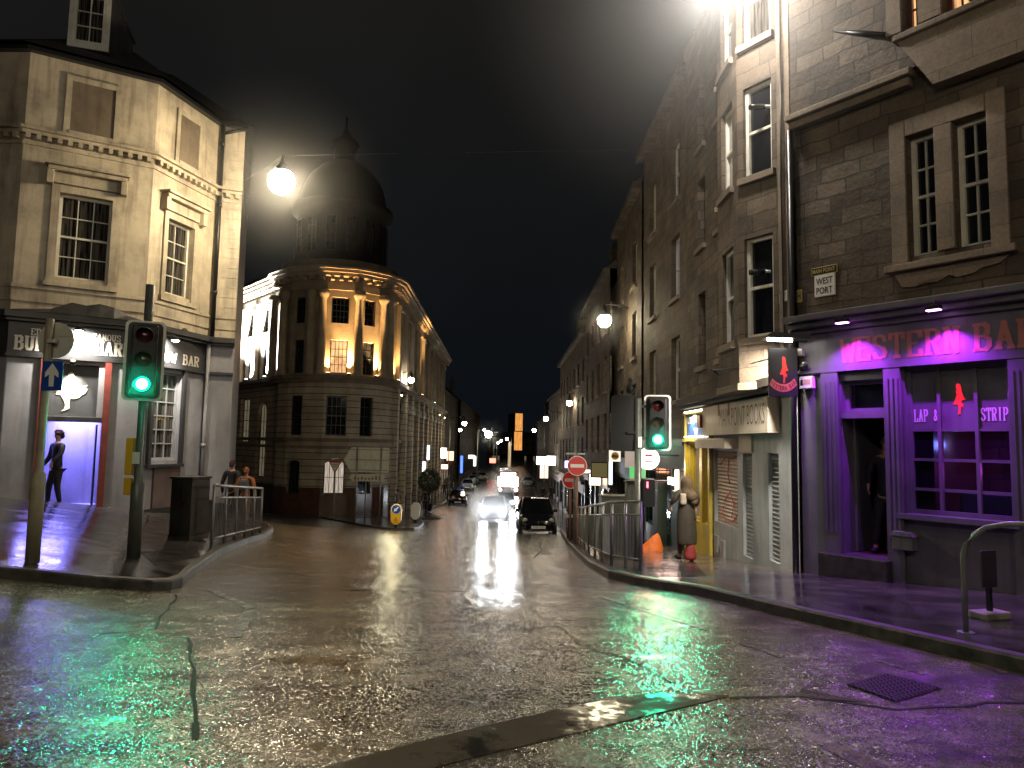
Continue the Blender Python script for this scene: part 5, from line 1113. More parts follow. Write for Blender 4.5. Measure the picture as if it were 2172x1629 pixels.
# ------------------------------------------------------------------ traffic lights, signs, rails, cabinets, bollards
GRN = emis('green_signal_lens', (.0, 1., .5), 2.2)
def local(t): return Matrix.Translation(-Vector(t.location))
def signal_head(t, x, y, z0, h=1.0, w=.36, face=-1, lit_=True, board=True, rot=0):
    """three-lamp head; face=-1 looks towards -y"""
    T = Matrix.Translation((x, y, z0)) @ Matrix.Rotation(rot if face < 0 else math.pi, 4, 'Z')
    bw, bh = .25, h+.1
    if board:
        b = MB(T); r = .07; pts = []
        for cx, cz, a0 in ((bw-r, bh-.05-r, 0), (-bw+r, bh-.05-r, 90), (-bw+r, -.05+r, 180), (bw-r, -.05+r, 270)):
            for k in range(5): a = math.radians(a0+22.5*k); pts.append((cx+r*math.cos(a), cz+r*math.sin(a)))
        bb = b.prism([(px, pz) for px, pz in pts][::-1], .0, .015).build('backing_board', BLKPL, t)
        m = MB(T); inn = [(px*.86, (pz-bh/2)*.945+bh/2) for px, pz in pts]
        for i in range(len(pts)):
            j = (i+1) % len(pts); m.face([(pts[i][0], -.004, pts[i][1]), (pts[j][0], -.004, pts[j][1]), (inn[j][0], -.004, inn[j][1]), (inn[i][0], -.004, inn[i][1])])
        m.build('white_border', mat('white_reflective_border', (.7, .7, .62), .4), bb)
    hd = MB(T).box(-.16, .16, -.13, -.006, .02, h-.02).build('housing', BLKPL, t, bevel=.02)
    for i in range(3):
        z = h*(.17+.33*i); m = MB(T); n = 14; R = .115
        for k in range(n):
            a0, a1 = math.radians(-20+220*k/n), math.radians(-20+220*(k+1)/n)
            m.face([(R*math.cos(a0), -.131, z+R*math.sin(a0)), (R*math.cos(a1), -.131, z+R*math.sin(a1)), (R*.97*math.cos(a1), -.131-.13, z+R*math.sin(a1)-.015), (R*.97*math.cos(a0), -.131-.13, z+R*math.sin(a0)-.02)])
        m.build('visor', BLKPL, t)
        lm = GRN if (i == 0 and lit_) else mat('dark_amber_lens', (.05, .02, .004), .2) if i == 1 else mat('dark_red_lens', (.04, .004, .004), .2)
        if i == 0 and not lit_: lm = mat('dark_green_lens', (.004, .03, .02), .2)
        l = MB(T @ Matrix.Translation((0, -.132, z)) @ Matrix.Rotation(math.pi/2, 4, 'X')); l.lathe([(.1, 0), (.07, .018)]+([] if lm is GRN else [(.001, .028)]), n=18); le = l.build('lens', lm, t)
        if lm is GRN: MB(l.T).lathe([(.0701, .018), (.001, .028)], n=18).build('bright_centre', emis('white_green_centre', (.7, 1, .88), 8), le)
    if lit_:
        q = Vector(t.location)+T @ Vector((0, -.2, h*.17)); spot(q, q+(T.to_3x3() @ Vector((0, -3, -.5))), (105 if h > .98 else 160), (.0, 1., .46), 112, .6, .09, parent=t)
        point(q+Vector((0, -.1, 0)), 3, (.0, 1., .5), .05, parent=t); glare_mist(q, .75, .12)
b = P(283, 1185, 9.72); gx = b.x; gzz = gz(gx, 9.72)+.12
t = thing('traffic_light', 'left traffic light showing green with its white-edged backboard, on the pavement by the pub', 'traffic light', (gx, 9.72, gzz))
MB().tube([(0, 0, 0), (0, 0, 1.0), (0, 0, 1.03), (0, 0, 3.75)], [.085, .085, .06, .058], 12).build('pole', POLE, t)
zh = P(300, 850, 9.6).z-gzz; signal_head(t, .03, -.1, zh+.05, 1.0, rot=.42)
MB().box(-.17, -.07, -.06, .05, 1.12, 1.62).build('yellow_push_button_box', YELP, t, bevel=.01); MB().box(-.17, -.07, -.06, .05, .85, 1.08).build('yellow_push_button_box', YELP, t, bevel=.01)
MB().box(-.065, .03, -.075, -.06, 1.27, 1.43).build('sticker', WHITEP, t)
b = P(1353, 1190, 13.36); gx = b.x; gzz = gz(gx, 13.36)+.12
t = thing('traffic_light', 'right traffic light showing green beside the railing, red pedestrian signal below', 'traffic light', (gx, 13.36, gzz))
MB().tube([(0, 0, 0), (0, 0, 1.0), (0, 0, 1.03), (0, 0, P(1355, 845, 13.36).z-gzz)], [.09, .09, .07, .065], 12).build('pole', POLE, t)
zh = P(1395, 955, 13.3).z-gzz; signal_head(t, .36, -.02, zh+.04, .95, rot=-.15); MB().box(.06, .2, -.03, .03, zh+.2, zh+.24).box(.06, .2, -.03, .03, zh+.8, zh+.84).box(-.22, -.06, -.03, .03, zh+.3, zh+.34).build('mounting_arm', BLKPL, t)
signal_head(t, -.26, .02, zh+.02, .95, face=1, lit_=False)
MB().lathe([(.0, 0), (.07, .02), (.09, .12), (.03, .2), (.05, .26), (.0, .34)], (-.16, .0, zh+1.05), 10).build('finial', BLKPL, t)
zp = P(1368, 1042, 13.3).z-gzz; MB().box(.06, .3, -.12, .06, zp-.28, zp+.24).build('pedestrian_signal_housing', BLKPL, t, bevel=.02)
m = MB(); text_into(m, 'i', .15, zp+.07, .11, -.13, .004, .035, .03); m.build('red_man_symbol', emis('red_signal', (1, .02, .03), 30), t); 
spot((gx+.15, 13.2, gzz+zp+.12), (gx+.3, 10, gzz-.4), 16, (1, .03, .06), 120, .9, .05, parent=t)
MB().tube([(.45, -.05, 2.02), (.45, .04, 2.02)], .01, 6).build('bolt', BLKPL, t)
MB().box(-.02, .05, -.1, -.092, 2.1, 2.3).build('sticker', WHITEP, t)
# one-way sign pole, left
b = P(68, 1195, 8.3); gx = b.x; g0 = gz(gx, 8.3)+.12
t = thing('one_way_sign', 'blue sign with white upward arrow on a leaning grey pole, round sign back above', 'road sign', (gx, 8.3, g0)); H = P(100, 676, 8.3).z-g0
MB().tube([(0, 0, 0), (0, 0, 1.02), (0, 0, 1.05), (0, 0, H)], [.075, .075, .045, .045], 12).build('pole', mat('rusty_cream_pole', build=b_plaster((.33, .29, .2), .35, 5, .5)), t)
r0 = P(83, 828, 8.2); r1 = P(131, 766, 8.2); x0, x1, z0, z1 = r0.x-gx, r1.x-gx, r0.z-g0, r1.z-g0
sg_ = MB().box(x0, x1, -.075, -.06, z0, z1).build('sign_plate', BLUEP, t, bevel=.004); cx = (x0+x1)/2; hh = z1-z0; ww = x1-x0
MB().prism([(cx-ww*.12, z0+.05), (cx+ww*.12, z0+.05), (cx+ww*.12, z0+hh*.55), (cx+ww*.33, z0+hh*.45), (cx+ww*.33, z0+hh*.62), (cx, z0+hh*.93), (cx-ww*.33, z0+hh*.62), (cx-ww*.33, z0+hh*.45), (cx-ww*.12, z0+hh*.55)], -.08, -.076).build('arrow', WHITEP, sg_)
c_ = P(119, 722, 8.35); rr = .215; MB(Matrix.Translation((c_.x-gx, .055, c_.z-g0)) @ Matrix.Rotation(math.pi/2, 4, 'X')).lathe([(.001, .012), (rr, .012), (rr, 0), (.001, 0)], n=28, sm=False).build('round_sign_back', ALUM, t)
MB().box(c_.x-gx-.2, c_.x-gx+.2, .035, .05, c_.z-g0+.05, c_.z-g0+.09).box(c_.x-gx-.04, c_.x-gx+.04, -.06, .04, c_.z-g0-.04, c_.z-g0+.0).build('clip', ALUM, t)
# street cabinets
def cabinet(px0, px1, py1, py0, d, label, dep=.5, rz=-.25):
    a, b = P(px0, py1, d), P(px1, py0, d); x = (a.x+b.x)/2; g = gz(x, d)+.12; w = b.x-a.x; h = b.z-g
    t = thing('utility_cabinet', label, 'cabinet', (x, d, g), rz); MB().box(-w/2, w/2, 0, dep, .05, h-.04).build('casing', mat('dark_olive_cabinet', build=b_plaster((.045, .045, .035), .4, 3, .45)), t, bevel=.008)
    MB().box(-w/2-.025, w/2+.025, -.03, dep+.02, h-.038, h).build('lid', MATS['dark_olive_cabinet'], t, bevel=.006); MB().box(-w/2-.01, w/2+.01, -.01, dep, -.05, .049).build('base', KERB, t)
    MB().box(-.005, .005, -.004, .001, .1, h-.1).box(.04, .07, -.012, .0, h*.5, h*.5+.1).build('door_seam', BLKM, t); return t
cabinet(352, 412, 1160, 1012, 12.9, 'tall dark street cabinet between the traffic light and the railing'); cabinet(412, 432, 1130, 1062, 15.3, 'low dark cabinet half hidden behind the tall one', .3)
# pedestrian guard rails
def guard_rail(name_label, p, q, n, h=1.05, split=.8, group=None, infill=True, sag=0):
    p, q = Vector(p), Vector(q); t = thing('guard_rail', name_label, 'railing', (p.x, p.y, gz(p.x, p.y)+.12), group=group)
    T = local(t); d = q-p; L = d.length; dirv = d/L; z = lambda s: gz(p.x+dirv.x*s, p.y+dirv.y*s)+.12
    at_ = lambda s, hh: (p.x+dirv.x*s, p.y+dirv.y*s, z(s)+hh)
    for i in range(n+1):
        s = L*i/n; MB(T).tube([at_(s, -.1), at_(s, h)], .028, 8).build('post', STEEL, t)
    MB(T).tube([at_(L*i/(n*2), h) for i in range(2*n+1)], .026, 8).build('top_rail', STEEL, t); MB(T).tube([at_(L*i/(n*2), h*split) for i in range(2*n+1)], .018, 6).build('middle_rail', STEEL, t); MB(T).tube([at_(L*i/(n*2), .14) for i in range(2*n+1)], .018, 6).build('bottom_rail', STEEL, t)
    if infill:
        k = max(2, int(L/.115))
        for i in range(1, k): s = L*i/k; MB(T).tube([at_(s, .14), at_(s, h*split)], .007, 4, cap=False).build('infill_bar', STEEL, t)
    return t
q0 = G(448, 1160, .12); q1 = G(552, 1131, .12)
guard_rail('grey guard rail on the left kerb in front of the couple walking away', (q0.x+.0, q0.y), (q1.x, q1.y), 5)
ra = [G(1345, 1207, .12), G(1285, 1196, .12), G(1240, 1170, .12), G(1215, 1142, .12)]
ra = [Vector((a.x+.1, a.y)) for a in ra]
for (a, b, n, lab) in ((ra[0], ra[1], 2, 'near panel of the right kerb railing beside the traffic light pole'), (ra[1], ra[2], 3, 'middle panels of the right kerb railing'), (ra[2], ra[3], 4, 'far panels of the right kerb railing running towards the parked black car')): guard_rail(lab, a, b, n)
# green service cabinets behind the railing
cabinet(1276, 1345, 1150, 1052, 15.6, 'wide black cabinet with stickers behind the right railing', .5, 0); 
tt = cabinet(1330, 1350, 1190, 1020, 14.2, 'slim dark green cabinet behind the right traffic light pole', .3, 0)
# big direction sign seen from the back, on the island
d = 37.5; pa, pb = P(728, 998, d), P(826, 948, d); g = gz(pa.x, d)+.1
t = thing('direction_sign', 'large grey back of an arrow-shaped direction sign on two posts, small finger board below', 'road sign', ((pa.x+pb.x)/2, d, g)); T = local(t)
zb4, zt4 = P(776, 1002, d).z, P(776, 949, d).z; x0, x1 = pa.x, pb.x; zmid = (zb4+zt4)/2
MB(T).prism([(x0, zmid), (x0+.4, zt4), (x1, zt4), (x1, zb4), (x0+.4, zb4)][::-1], d-.0, d+.03).build('sign_back', ALUM, t)
for z in (zb4+.12, zmid, zt4-.12): MB(T).box(x0+.3, x1-.02, d-.03, d-.001, z-.025, z+.025).build('rail', STEEL, t)
x2, x3 = P(741, 1010, d).x, P(815, 1010, d).x; z2, z3 = P(776, 1021, d).z, P(776, 1005, d).z
fb_ = MB(T).prism([(x2, (z2+z3)/2), (x2+.15, z3), (x3, z3), (x3, z2), (x2+.15, z2)][::-1], d-.02, d+.01).build('finger_board', mat('pale_finger_board', (.45, .43, .36), .5), t)
mk_ = MB(T); rnd = random.Random(4)
for i in range(8): xx = x2+.25+i*(x3-x2-.35)/8; mk_.box(xx, xx+.1, d-.024, d-.021, z2+.09, z2+.09+rnd.uniform(.08, .22))
mk_.build('faded_markings', mat('faded_brown_print', (.16, .09, .06), .6), fb_)
for px in (757, 808): x = P(px, 1000, d).x; MB(T).tube([(x, d-.07, g-.05), (x, d-.07, zt4)], .045, 8).build('post', STEEL, t)
x = P(775, 1060, d+.6).x; tag(MB().tube([(x, d+.6, gz(x, d+.6)), (x, d+.6, P(775, 1030, d).z+1)], .035, 8).build('steel_post', STEEL), 'thin bare post behind the big direction sign', 'post')
# give way sign
d = 39.6; c_ = P(709, 990, d); gx = P(707, 1098, d).x; g = gz(gx, d)+.1; t = thing('give_way_sign', 'white red-edged triangle GIVE WAY sign on a striped post at the island tip', 'road sign', (gx, d, g)); T = local(t)
MB(T).tube([(gx, d, g-.05), (gx, d, c_.z)], .04, 8).build('post', mat('rusty_cream_pole'), t)
s = .36; tri = lambda k, z: [(gx-s*k, z+.3*k), (gx+s*k, z+.3*k), (gx, z-.38*k)]
MB(T).prism(tri(1, c_.z)[::-1], d-.07, d-.05).build('triangle_plate', REDP, t); MB(T).prism(tri(.72, c_.z+.01)[::-1], d-.075, d-.071).build('white_face', WHITEP, t)
m = MB(T); text_into(m, 'GIVE', gx, c_.z+.09, .075, d-.076, .002, .3, .02); text_into(m, 'WAY', gx, c_.z-.02, .07, d-.076, .002, .2, .02); m.build('lettering', BLKPL, t)
MB(T).prism([(gx-.22, c_.z+.38), (gx+.16, c_.z+.42), (gx+.18, c_.z+.5), (gx-.2, c_.z+.47)], d-.05, d-.03).build('top_plate', WHITEP, t)
# island bollards
def bollard(px, py, d, label, blue):
    g = gz(P(px, py, d).x, d)+.1; x = P(px, py, d).x; t = thing('traffic_bollard', label, 'bollard', (x, d, g)); w, h = .24, 1.08
    out = [(w*math.cos(math.radians(a)), h-.28+w*math.sin(math.radians(a))) for a in range(0, 181, 20)]+[(-w*.95, .3)]+[(w*.8*math.cos(math.radians(a)), .3+.16*math.sin(math.radians(a))) for a in range(200, 341, 20)]+[(w*.95, .3)]
    sh = MB().prism(out[::-1], -.1, .1).build('shell', YELP if blue else WHITEP, t, bevel=.03)
    MB().tube([(0, 0, -.02), (0, 0, .2)], [.1, .07], 10).build('foot', BLKPL, t)
    if blue:
        MB(Matrix.Translation((0, -.104, h-.27)) @ Matrix.Rotation(math.pi/2, 4, 'X')).lathe([(.22, 0), (.22, .004), (.001, .004)], n=24, sm=False).build('white_ring', WHITEP, sh)
        di = MB(Matrix.Translation((0, -.11, h-.27)) @ Matrix.Rotation(math.pi/2, 4, 'X')).lathe([(.195, 0), (.195, .004), (.001, .004)], n=24, sm=False).build('blue_disc', BLUEP, sh)
        MB(Matrix.Translation((0, -.116, h-.27)) @ Matrix.Rotation(math.radians(45), 4, 'Y')).prism([(.025, .13), (.025, -.02), (.08, .0), (0, -.14), (-.08, .0), (-.025, -.02), (-.025, .13)], -.002, .001).build('arrow', WHITEP, sh)
        m = MB(); text_into(m, '&', 0, .3, .16, -.102, .004, .18, .0); m.box(-.1, .1, -.106, -.102, .24, .262); m.build('emblem', mat('dull_orange_print', (.4, .2, .02), .5), sh)
    return t
b1 = bollard(840, 1115, 31.6, 'lit yellow keep-left bollard with blue arrow disc on the traffic island', True); bollard(881, 1102, 38.0, 'plain white bollard back at the far side of the traffic island', False)
x = P(840, 1080, 31.6).x; point((x, 31.0, gz(x, 31)+2.0), 70, (1, .9, .55), .1, 'island_fill_light', b1)  # point light without fixture, added above the island to brighten it and its signs
# no entry signs, right kerb
def no_entry(px, py, d, r, label, back=False, txt=True):
    c = P(px, py, d); g = gz(c.x, d)+.1; t = thing('no_entry_sign', label, 'road sign', (c.x, d, g)); T = local(t); R = Matrix.Translation((0, 0, c.z-g)) @ Matrix.Rotation(math.pi/2, 4, 'X')
    MB().tube([(0, 0, -.1), (0, 0, c.z-g+r*.9)], .04, 8).build('post', mat('rusty_pink_pole', build=b_plaster((.28, .15, .12), .4, 4, .5)), t)
    MB(R).lathe([(r, .05), (r, .065), (.001, .065)], n=28, sm=False).build('white_rim', WHITEP, t); f = MB(R).lathe([(r*.93, .066), (r*.93, .07), (.001, .07)], n=28, sm=False).build('red_disc', REDP, t)
    MB().box(-r*.68, r*.68, -.078, -.0715, c.z-g-r*.17, c.z-g+r*.17).build('white_bar', WHITEP, f)
    if txt: m = MB(); text_into(m, 'NO ENTRY', 0, c.z-g-r*.1, r*.2, -.079, .002, r*1.15, .01); m.build('lettering', REDP, f)
    return t
no_entry(1224, 988, 21.5, .30, 'larger round red no entry sign in front of the dark tenement', txt=False)
no_entry(1210, 1018, 22.6, .27, 'smaller red no entry sign lower and to the left of the larger one')
x = P(1222, 940, 21.8); tag(MB().tube([(x.x, 21.9, gz(x.x, 21.9)), (x.x, 21.9, x.z+.45)], .06, 8).box(x.x-.3, x.x+.3, 21.88, 21.92, x.z-.35, x.z-.3).build('sign_post', STEEL), 'thick pale post with crossbar rising behind the no entry signs', 'post')
# black bollard by the parked car, bicycle
c_ = P(1209, 1120, 24.5); g = gz(c_.x, 24.5)+.12; t = thing('bollard', 'short black bollard at the kerb behind the black parked car', 'bollard', (c_.x, 24.5, g)); MB().lathe([(.11, 0), (.11, .15), (.085, .2), (.085, .85), (.11, .9), (.1, 1.0), (.001, 1.06)], n=12).build('post', BLKPL, t); MB().lathe([(.09, .7), (.092, .8)], n=12).build('white_band', WHITEP, t)
def bicycle(loc, rz, label):
    t = thing('bicycle', label, 'bicycle', loc, rz)
    for x in (-.52, .52):
        w = MB(Matrix.Translation((x, 0, .34)) @ Matrix.Rotation(math.pi/2, 4, 'X')); 
        w.tube([(.33*math.cos(a*math.pi/12), .33*math.sin(a*math.pi/12), 0) for a in range(25)], .018, 6, cap=False); wo = w.build('wheel', BLKPL, t)
        s = MB(Matrix.Translation((x, 0, .34)))
        for k in range(8): s.tube([(0, 0, 0), (.32*math.cos(k*math.pi/4), 0, .32*math.sin(k*math.pi/4))], .003, 4, cap=False)
        s.build('spokes', STEEL, wo)
    MB().tube([(-.52, 0, .34), (-.1, 0, .3), (.35, 0, .78), (-.18, 0, .8), (-.52, 0, .34)], .016, 6).tube([(-.1, 0, .3), (-.2, 0, .92)], .016, 6).tube([(.52, 0, .34), (.35, 0, .78), (.32, 0, .98)], .015, 6).build('frame', mat('pale_bike_paint', (.5, .5, .5), .3), t)
    MB().box(-.32, -.1, -.06, .06, .92, .97).build('saddle', BLKPL, t, bevel=.02); MB().tube([(.3, -.25, 1.0), (.33, 0, .99), (.3, .25, 1.0)], .012, 6).build('handlebar', BLKM, t)
c_ = P(1190, 1108, 27.5); bicycle((c_.x+.25, 27.5, gz(c_.x, 27.5)+.12), 1.45, 'bicycle chained at the kerb beside the black parked car'); 
# tubular hoops by the bar and the white plate
def hoop(p, q, h, label, r=.024):
    p, q = Vector(p), Vector(q); g0, g1 = gz(p.x, p.y)+.12, gz(q.x, q.y)+.12; t = thing('hoop_barrier', label, 'hoop barrier', (p.x, p.y, g0)); d = q-p
    path = [(0, 0, -.05), (0, 0, h-.3)]+[(d.x*k, d.y*k, h-.3+.3*s+(g1-g0)*k) for k, s in ((.015, .3), (.05, .6), (.1, .82), (.18, .95), (.3, 1), (.5, .93), (.7, .8), (.88, .6), (.97, .35))]+[(d.x, d.y, h-.3+(g1-g0)), (d.x, d.y, g1-g0-.05)]
    MB().tube(path, r, 10).build('tube', STEEL, t); MB().lathe([(.07, .0), (.07, .012), (.03, .014)], n=14, sm=False).build('base_plate', STEEL, t); return t
a_ = G(2049, 1343, .12); hoop((a_.x, a_.y), (a_.x+1.25, a_.y-1.25), .98, 'curved steel cycle hoop at the kerb in front of the bar')
a_ = G(2100, 1312, .12); t = thing('sign_stand', 'dark blank board stand on a pale rubber foot behind the steel hoop', 'sign stand', (a_.x, a_.y, a_.z), .3)
MB().box(-.17, .17, -.1, .1, .0, .075).build('foot', mat('pale_concrete_foot', build=b_plaster((.34, .33, .28), .4, 6, .6)), t, bevel=.02); MB().box(-.02, .02, -.02, .02, .075, .3).build('post', BLKPL, t); MB().box(-.095, .095, -.02, .012, .3, .66).build('board', mat('dark_mauve_board', (.05, .035, .055), .4), t, bevel=.01)
# lit shop signs on the right row
def shop_sign(px, py, d, w, h, label, m, round_=False, extra=None, es=0):
    c = P(px, py, d); t = thing('shop_sign', label, 'sign', (c.x, d, c.z))
    if round_: MB(Matrix.Rotation(math.pi/2, 4, 'X')).lathe([(.001, -.06), (w, -.06), (w, .06), (.001, .06)], n=28, sm=False).build('sign_box', m, t)
    else: MB().box(-w, w, -.06, .06, -h, h).build('sign_box', m, t, bevel=.01)
    MB().tube([(w*.98, 0, h*.5), (max(w+.1, 4.5-c.x), 0, h*.5)], .02, 6).build('bracket', BLKM, t)
    if extra: extra(t)
    return t
def lips(t):
    for z, s in ((.06, 1), (-.06, -.7)): MB(Matrix.Translation((0, -.065, z))).prism([(-.14, 0), (-.05, .07*s), (0, .05*s), (.05, .07*s), (.14, 0)][::(-1 if s > 0 else 1)], -.003, .003).build('red_emblem', REDP, t)
shop_sign(1375, 973, 19, .29, .2, 'glowing white round shop sign with red mark just right of the traffic pole', emis('white_sign_glow', (1, .88, .9), 3.0), True, lips)
def cap_(t): 
    MB(Matrix.Translation((0, -.064, 0)) @ Matrix.Rotation(math.pi/2, 4, 'X')).lathe([(.13, 0), (.13, .004), (.001, .004)], n=20, sm=False).build('orange_disc', mat('amber_print', (.75, .4, .02), .5), t); MB().prism([(-.14, -.05), (.14, -.05), (.05, .03), (-.06, .05)][::-1], -.074, -.07).build('brown_emblem', mat('dull_brown_print', (.1, .07, .05), .5), t)
shop_sign(1304, 967, 24, .19, .19, 'small white square hanging sign with an orange disc', emis('cream_sign_glow', (1, .93, .75), .8), False, cap_)
shop_sign(1338, 973, 21, .17, .26, 'pale poster sign left of the traffic pole behind the round glowing sign', emis('dim_poster_glow', (.8, .62, .5), .35))
shop_sign(1352, 1003, 20, .22, .16, 'green lit sign panel low behind the traffic pole', emis('green_sign_glow', (.1, .8, .2), .55)); shop_sign(1352, 1022, 19.6, .2, .07, 'red lit strip sign below the green panel', emis('red_sign_glow', (.9, .06, .05), .5))
# pink-white shop light spilling on the pavement
l_ = bpy.data.lights.new('shop_glow', 'AREA'); l_.energy = 50; l_.color = (1, .66, .55); l_.size = .8; o_ = bpy.data.objects.new('shop_window_light', l_); COL.objects.link(o_); o_.location = (4.25, 19.6, 1.0); o_.rotation_euler = Vector((-.8, -.6, -1.6)).to_track_quat('-Z', 'Y').to_euler(); o_.parent = t2
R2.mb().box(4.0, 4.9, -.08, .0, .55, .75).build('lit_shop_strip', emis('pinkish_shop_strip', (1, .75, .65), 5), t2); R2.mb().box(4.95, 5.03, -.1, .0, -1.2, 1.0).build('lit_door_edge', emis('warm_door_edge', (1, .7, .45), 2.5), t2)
R2.mb().box(5.35, 6.2, -.28, .0, -3, .45).box(2.9, 3.6, -.28, .0, -3, .6).build('pilaster', GREEN, t2)
# orange sack on the pavement
c_ = P(1378, 1143, 17.5); g = gz(c_.x, 17.5)+.12; m = MB(); rnd = random.Random(8); m.lathe([(.001, .42), (.1, .36), (.2, .2), (.3, .08), (.34, .0)], (0, 0, 0), 18)
for v in m.v: v.x *= 1.0+rnd.uniform(-.12, .12); v.y *= .8; v.x += (v.z)*.45; v.z *= 1+rnd.uniform(-.1, .1)
o = m.build('orange_sack', mat('orange_cloth', build=b_plaster((.75, .16, .02), .3, 8, .6)), sub=1); o.location = (c_.x, 17.5, g); tag(o, 'crumpled bright orange sheet heaped by the green shop doorway', 'sack')
# far lit shops, left and right
def lit_box(px, py, d, w, h, label, cat, c, s, nm='lit_sign'):
    p = P(px, py, d); t = thing(nm, label, cat, (p.x, d, p.z)); MB().box(-w/2, w/2, -.04, .0, -h/2, h/2).build('lit_face', emis('%s_%d' % (nm, int(px*10+py)), c, s), t); MB().box(-w/2-.05, w/2+.05, .002, .15, -h/2-.05, h/2+.05).build('sign_case', BLKM, t); return t
lit_box(908, 960, 70, .25, 1.4, 'tall thin white tube sign on the left pavement shops', 'sign', (.9, 1, 1), 5); lit_box(897, 990, 66, .5, .9, 'bright bluish-white shop panel low on the left', 'sign', (.85, .95, 1), 4)
lit_box(941, 961, 72, .55, 1.0, 'oval white sign left of the orange lantern box', 'sign', (1, .85, .75), 8); lit_box(955, 967, 73, .7, .95, 'orange glowing lantern sign box on the left shops', 'sign', (1, .5, .3), 2.2); lit_box(943, 990, 71, .6, .4, 'orange-pink glowing lamp under the oval sign', 'lamp', (1, .4, .2), 10)
lit_box(979, 985, 100, .35, 2.4, 'blue neon strip sign on the left of the street', 'sign', (.05, .12, 1), 3); lit_box(1000, 969, 110, .9, .5, 'white oval sign far on the left', 'sign', (1, 1, 1), 5); lit_box(1007, 978, 115, .4, 1.6, 'pale green-white upright sign far on the left', 'sign', (.8, 1, .9), 3); lit_box(1045, 977, 140, 1.2, .9, 'red signal glow above the bus', 'sign', (1, .12, .08), 5)
lit_box(1150, 977, 82, 1.3, .9, 'brightest white takeaway fascia on the right', 'sign', (1, .85, .7), 9); lit_box(1169, 977, 79, 1.0, 1.0, 'white lit shop panel right of the brightest fascia', 'sign', (1, .92, .82), 5); lit_box(1154, 1000, 80, .9, 1.5, 'orange-white lit shop window under the brightest fascia', 'sign', (1, .6, .4), 2); lit_box(1207, 985, 52, .6, .5, 'lilac glowing sign above the small no entry sign', 'sign', (.6, .5, 1), 4)
lit_box(1262, 1017, 33, .5, .5, 'round-looking orange and white shop lamp behind the railing', 'lamp', (1, .72, .5), 6); lit_box(1295, 1000, 30, .14, 1.1, 'narrow white lit strip in the dark shopfront', 'sign', (.8, .9, 1), 2.2); lit_box(1248, 1000, 36, .5, .16, 'small white strip sign left of the yellow panel', 'sign', (1, .95, .9), 2.2); lit_box(1277, 997, 31, .9, .6, 'dull yellow panel sign on the dark shopfront', 'sign', (.7, .55, .2), .12)
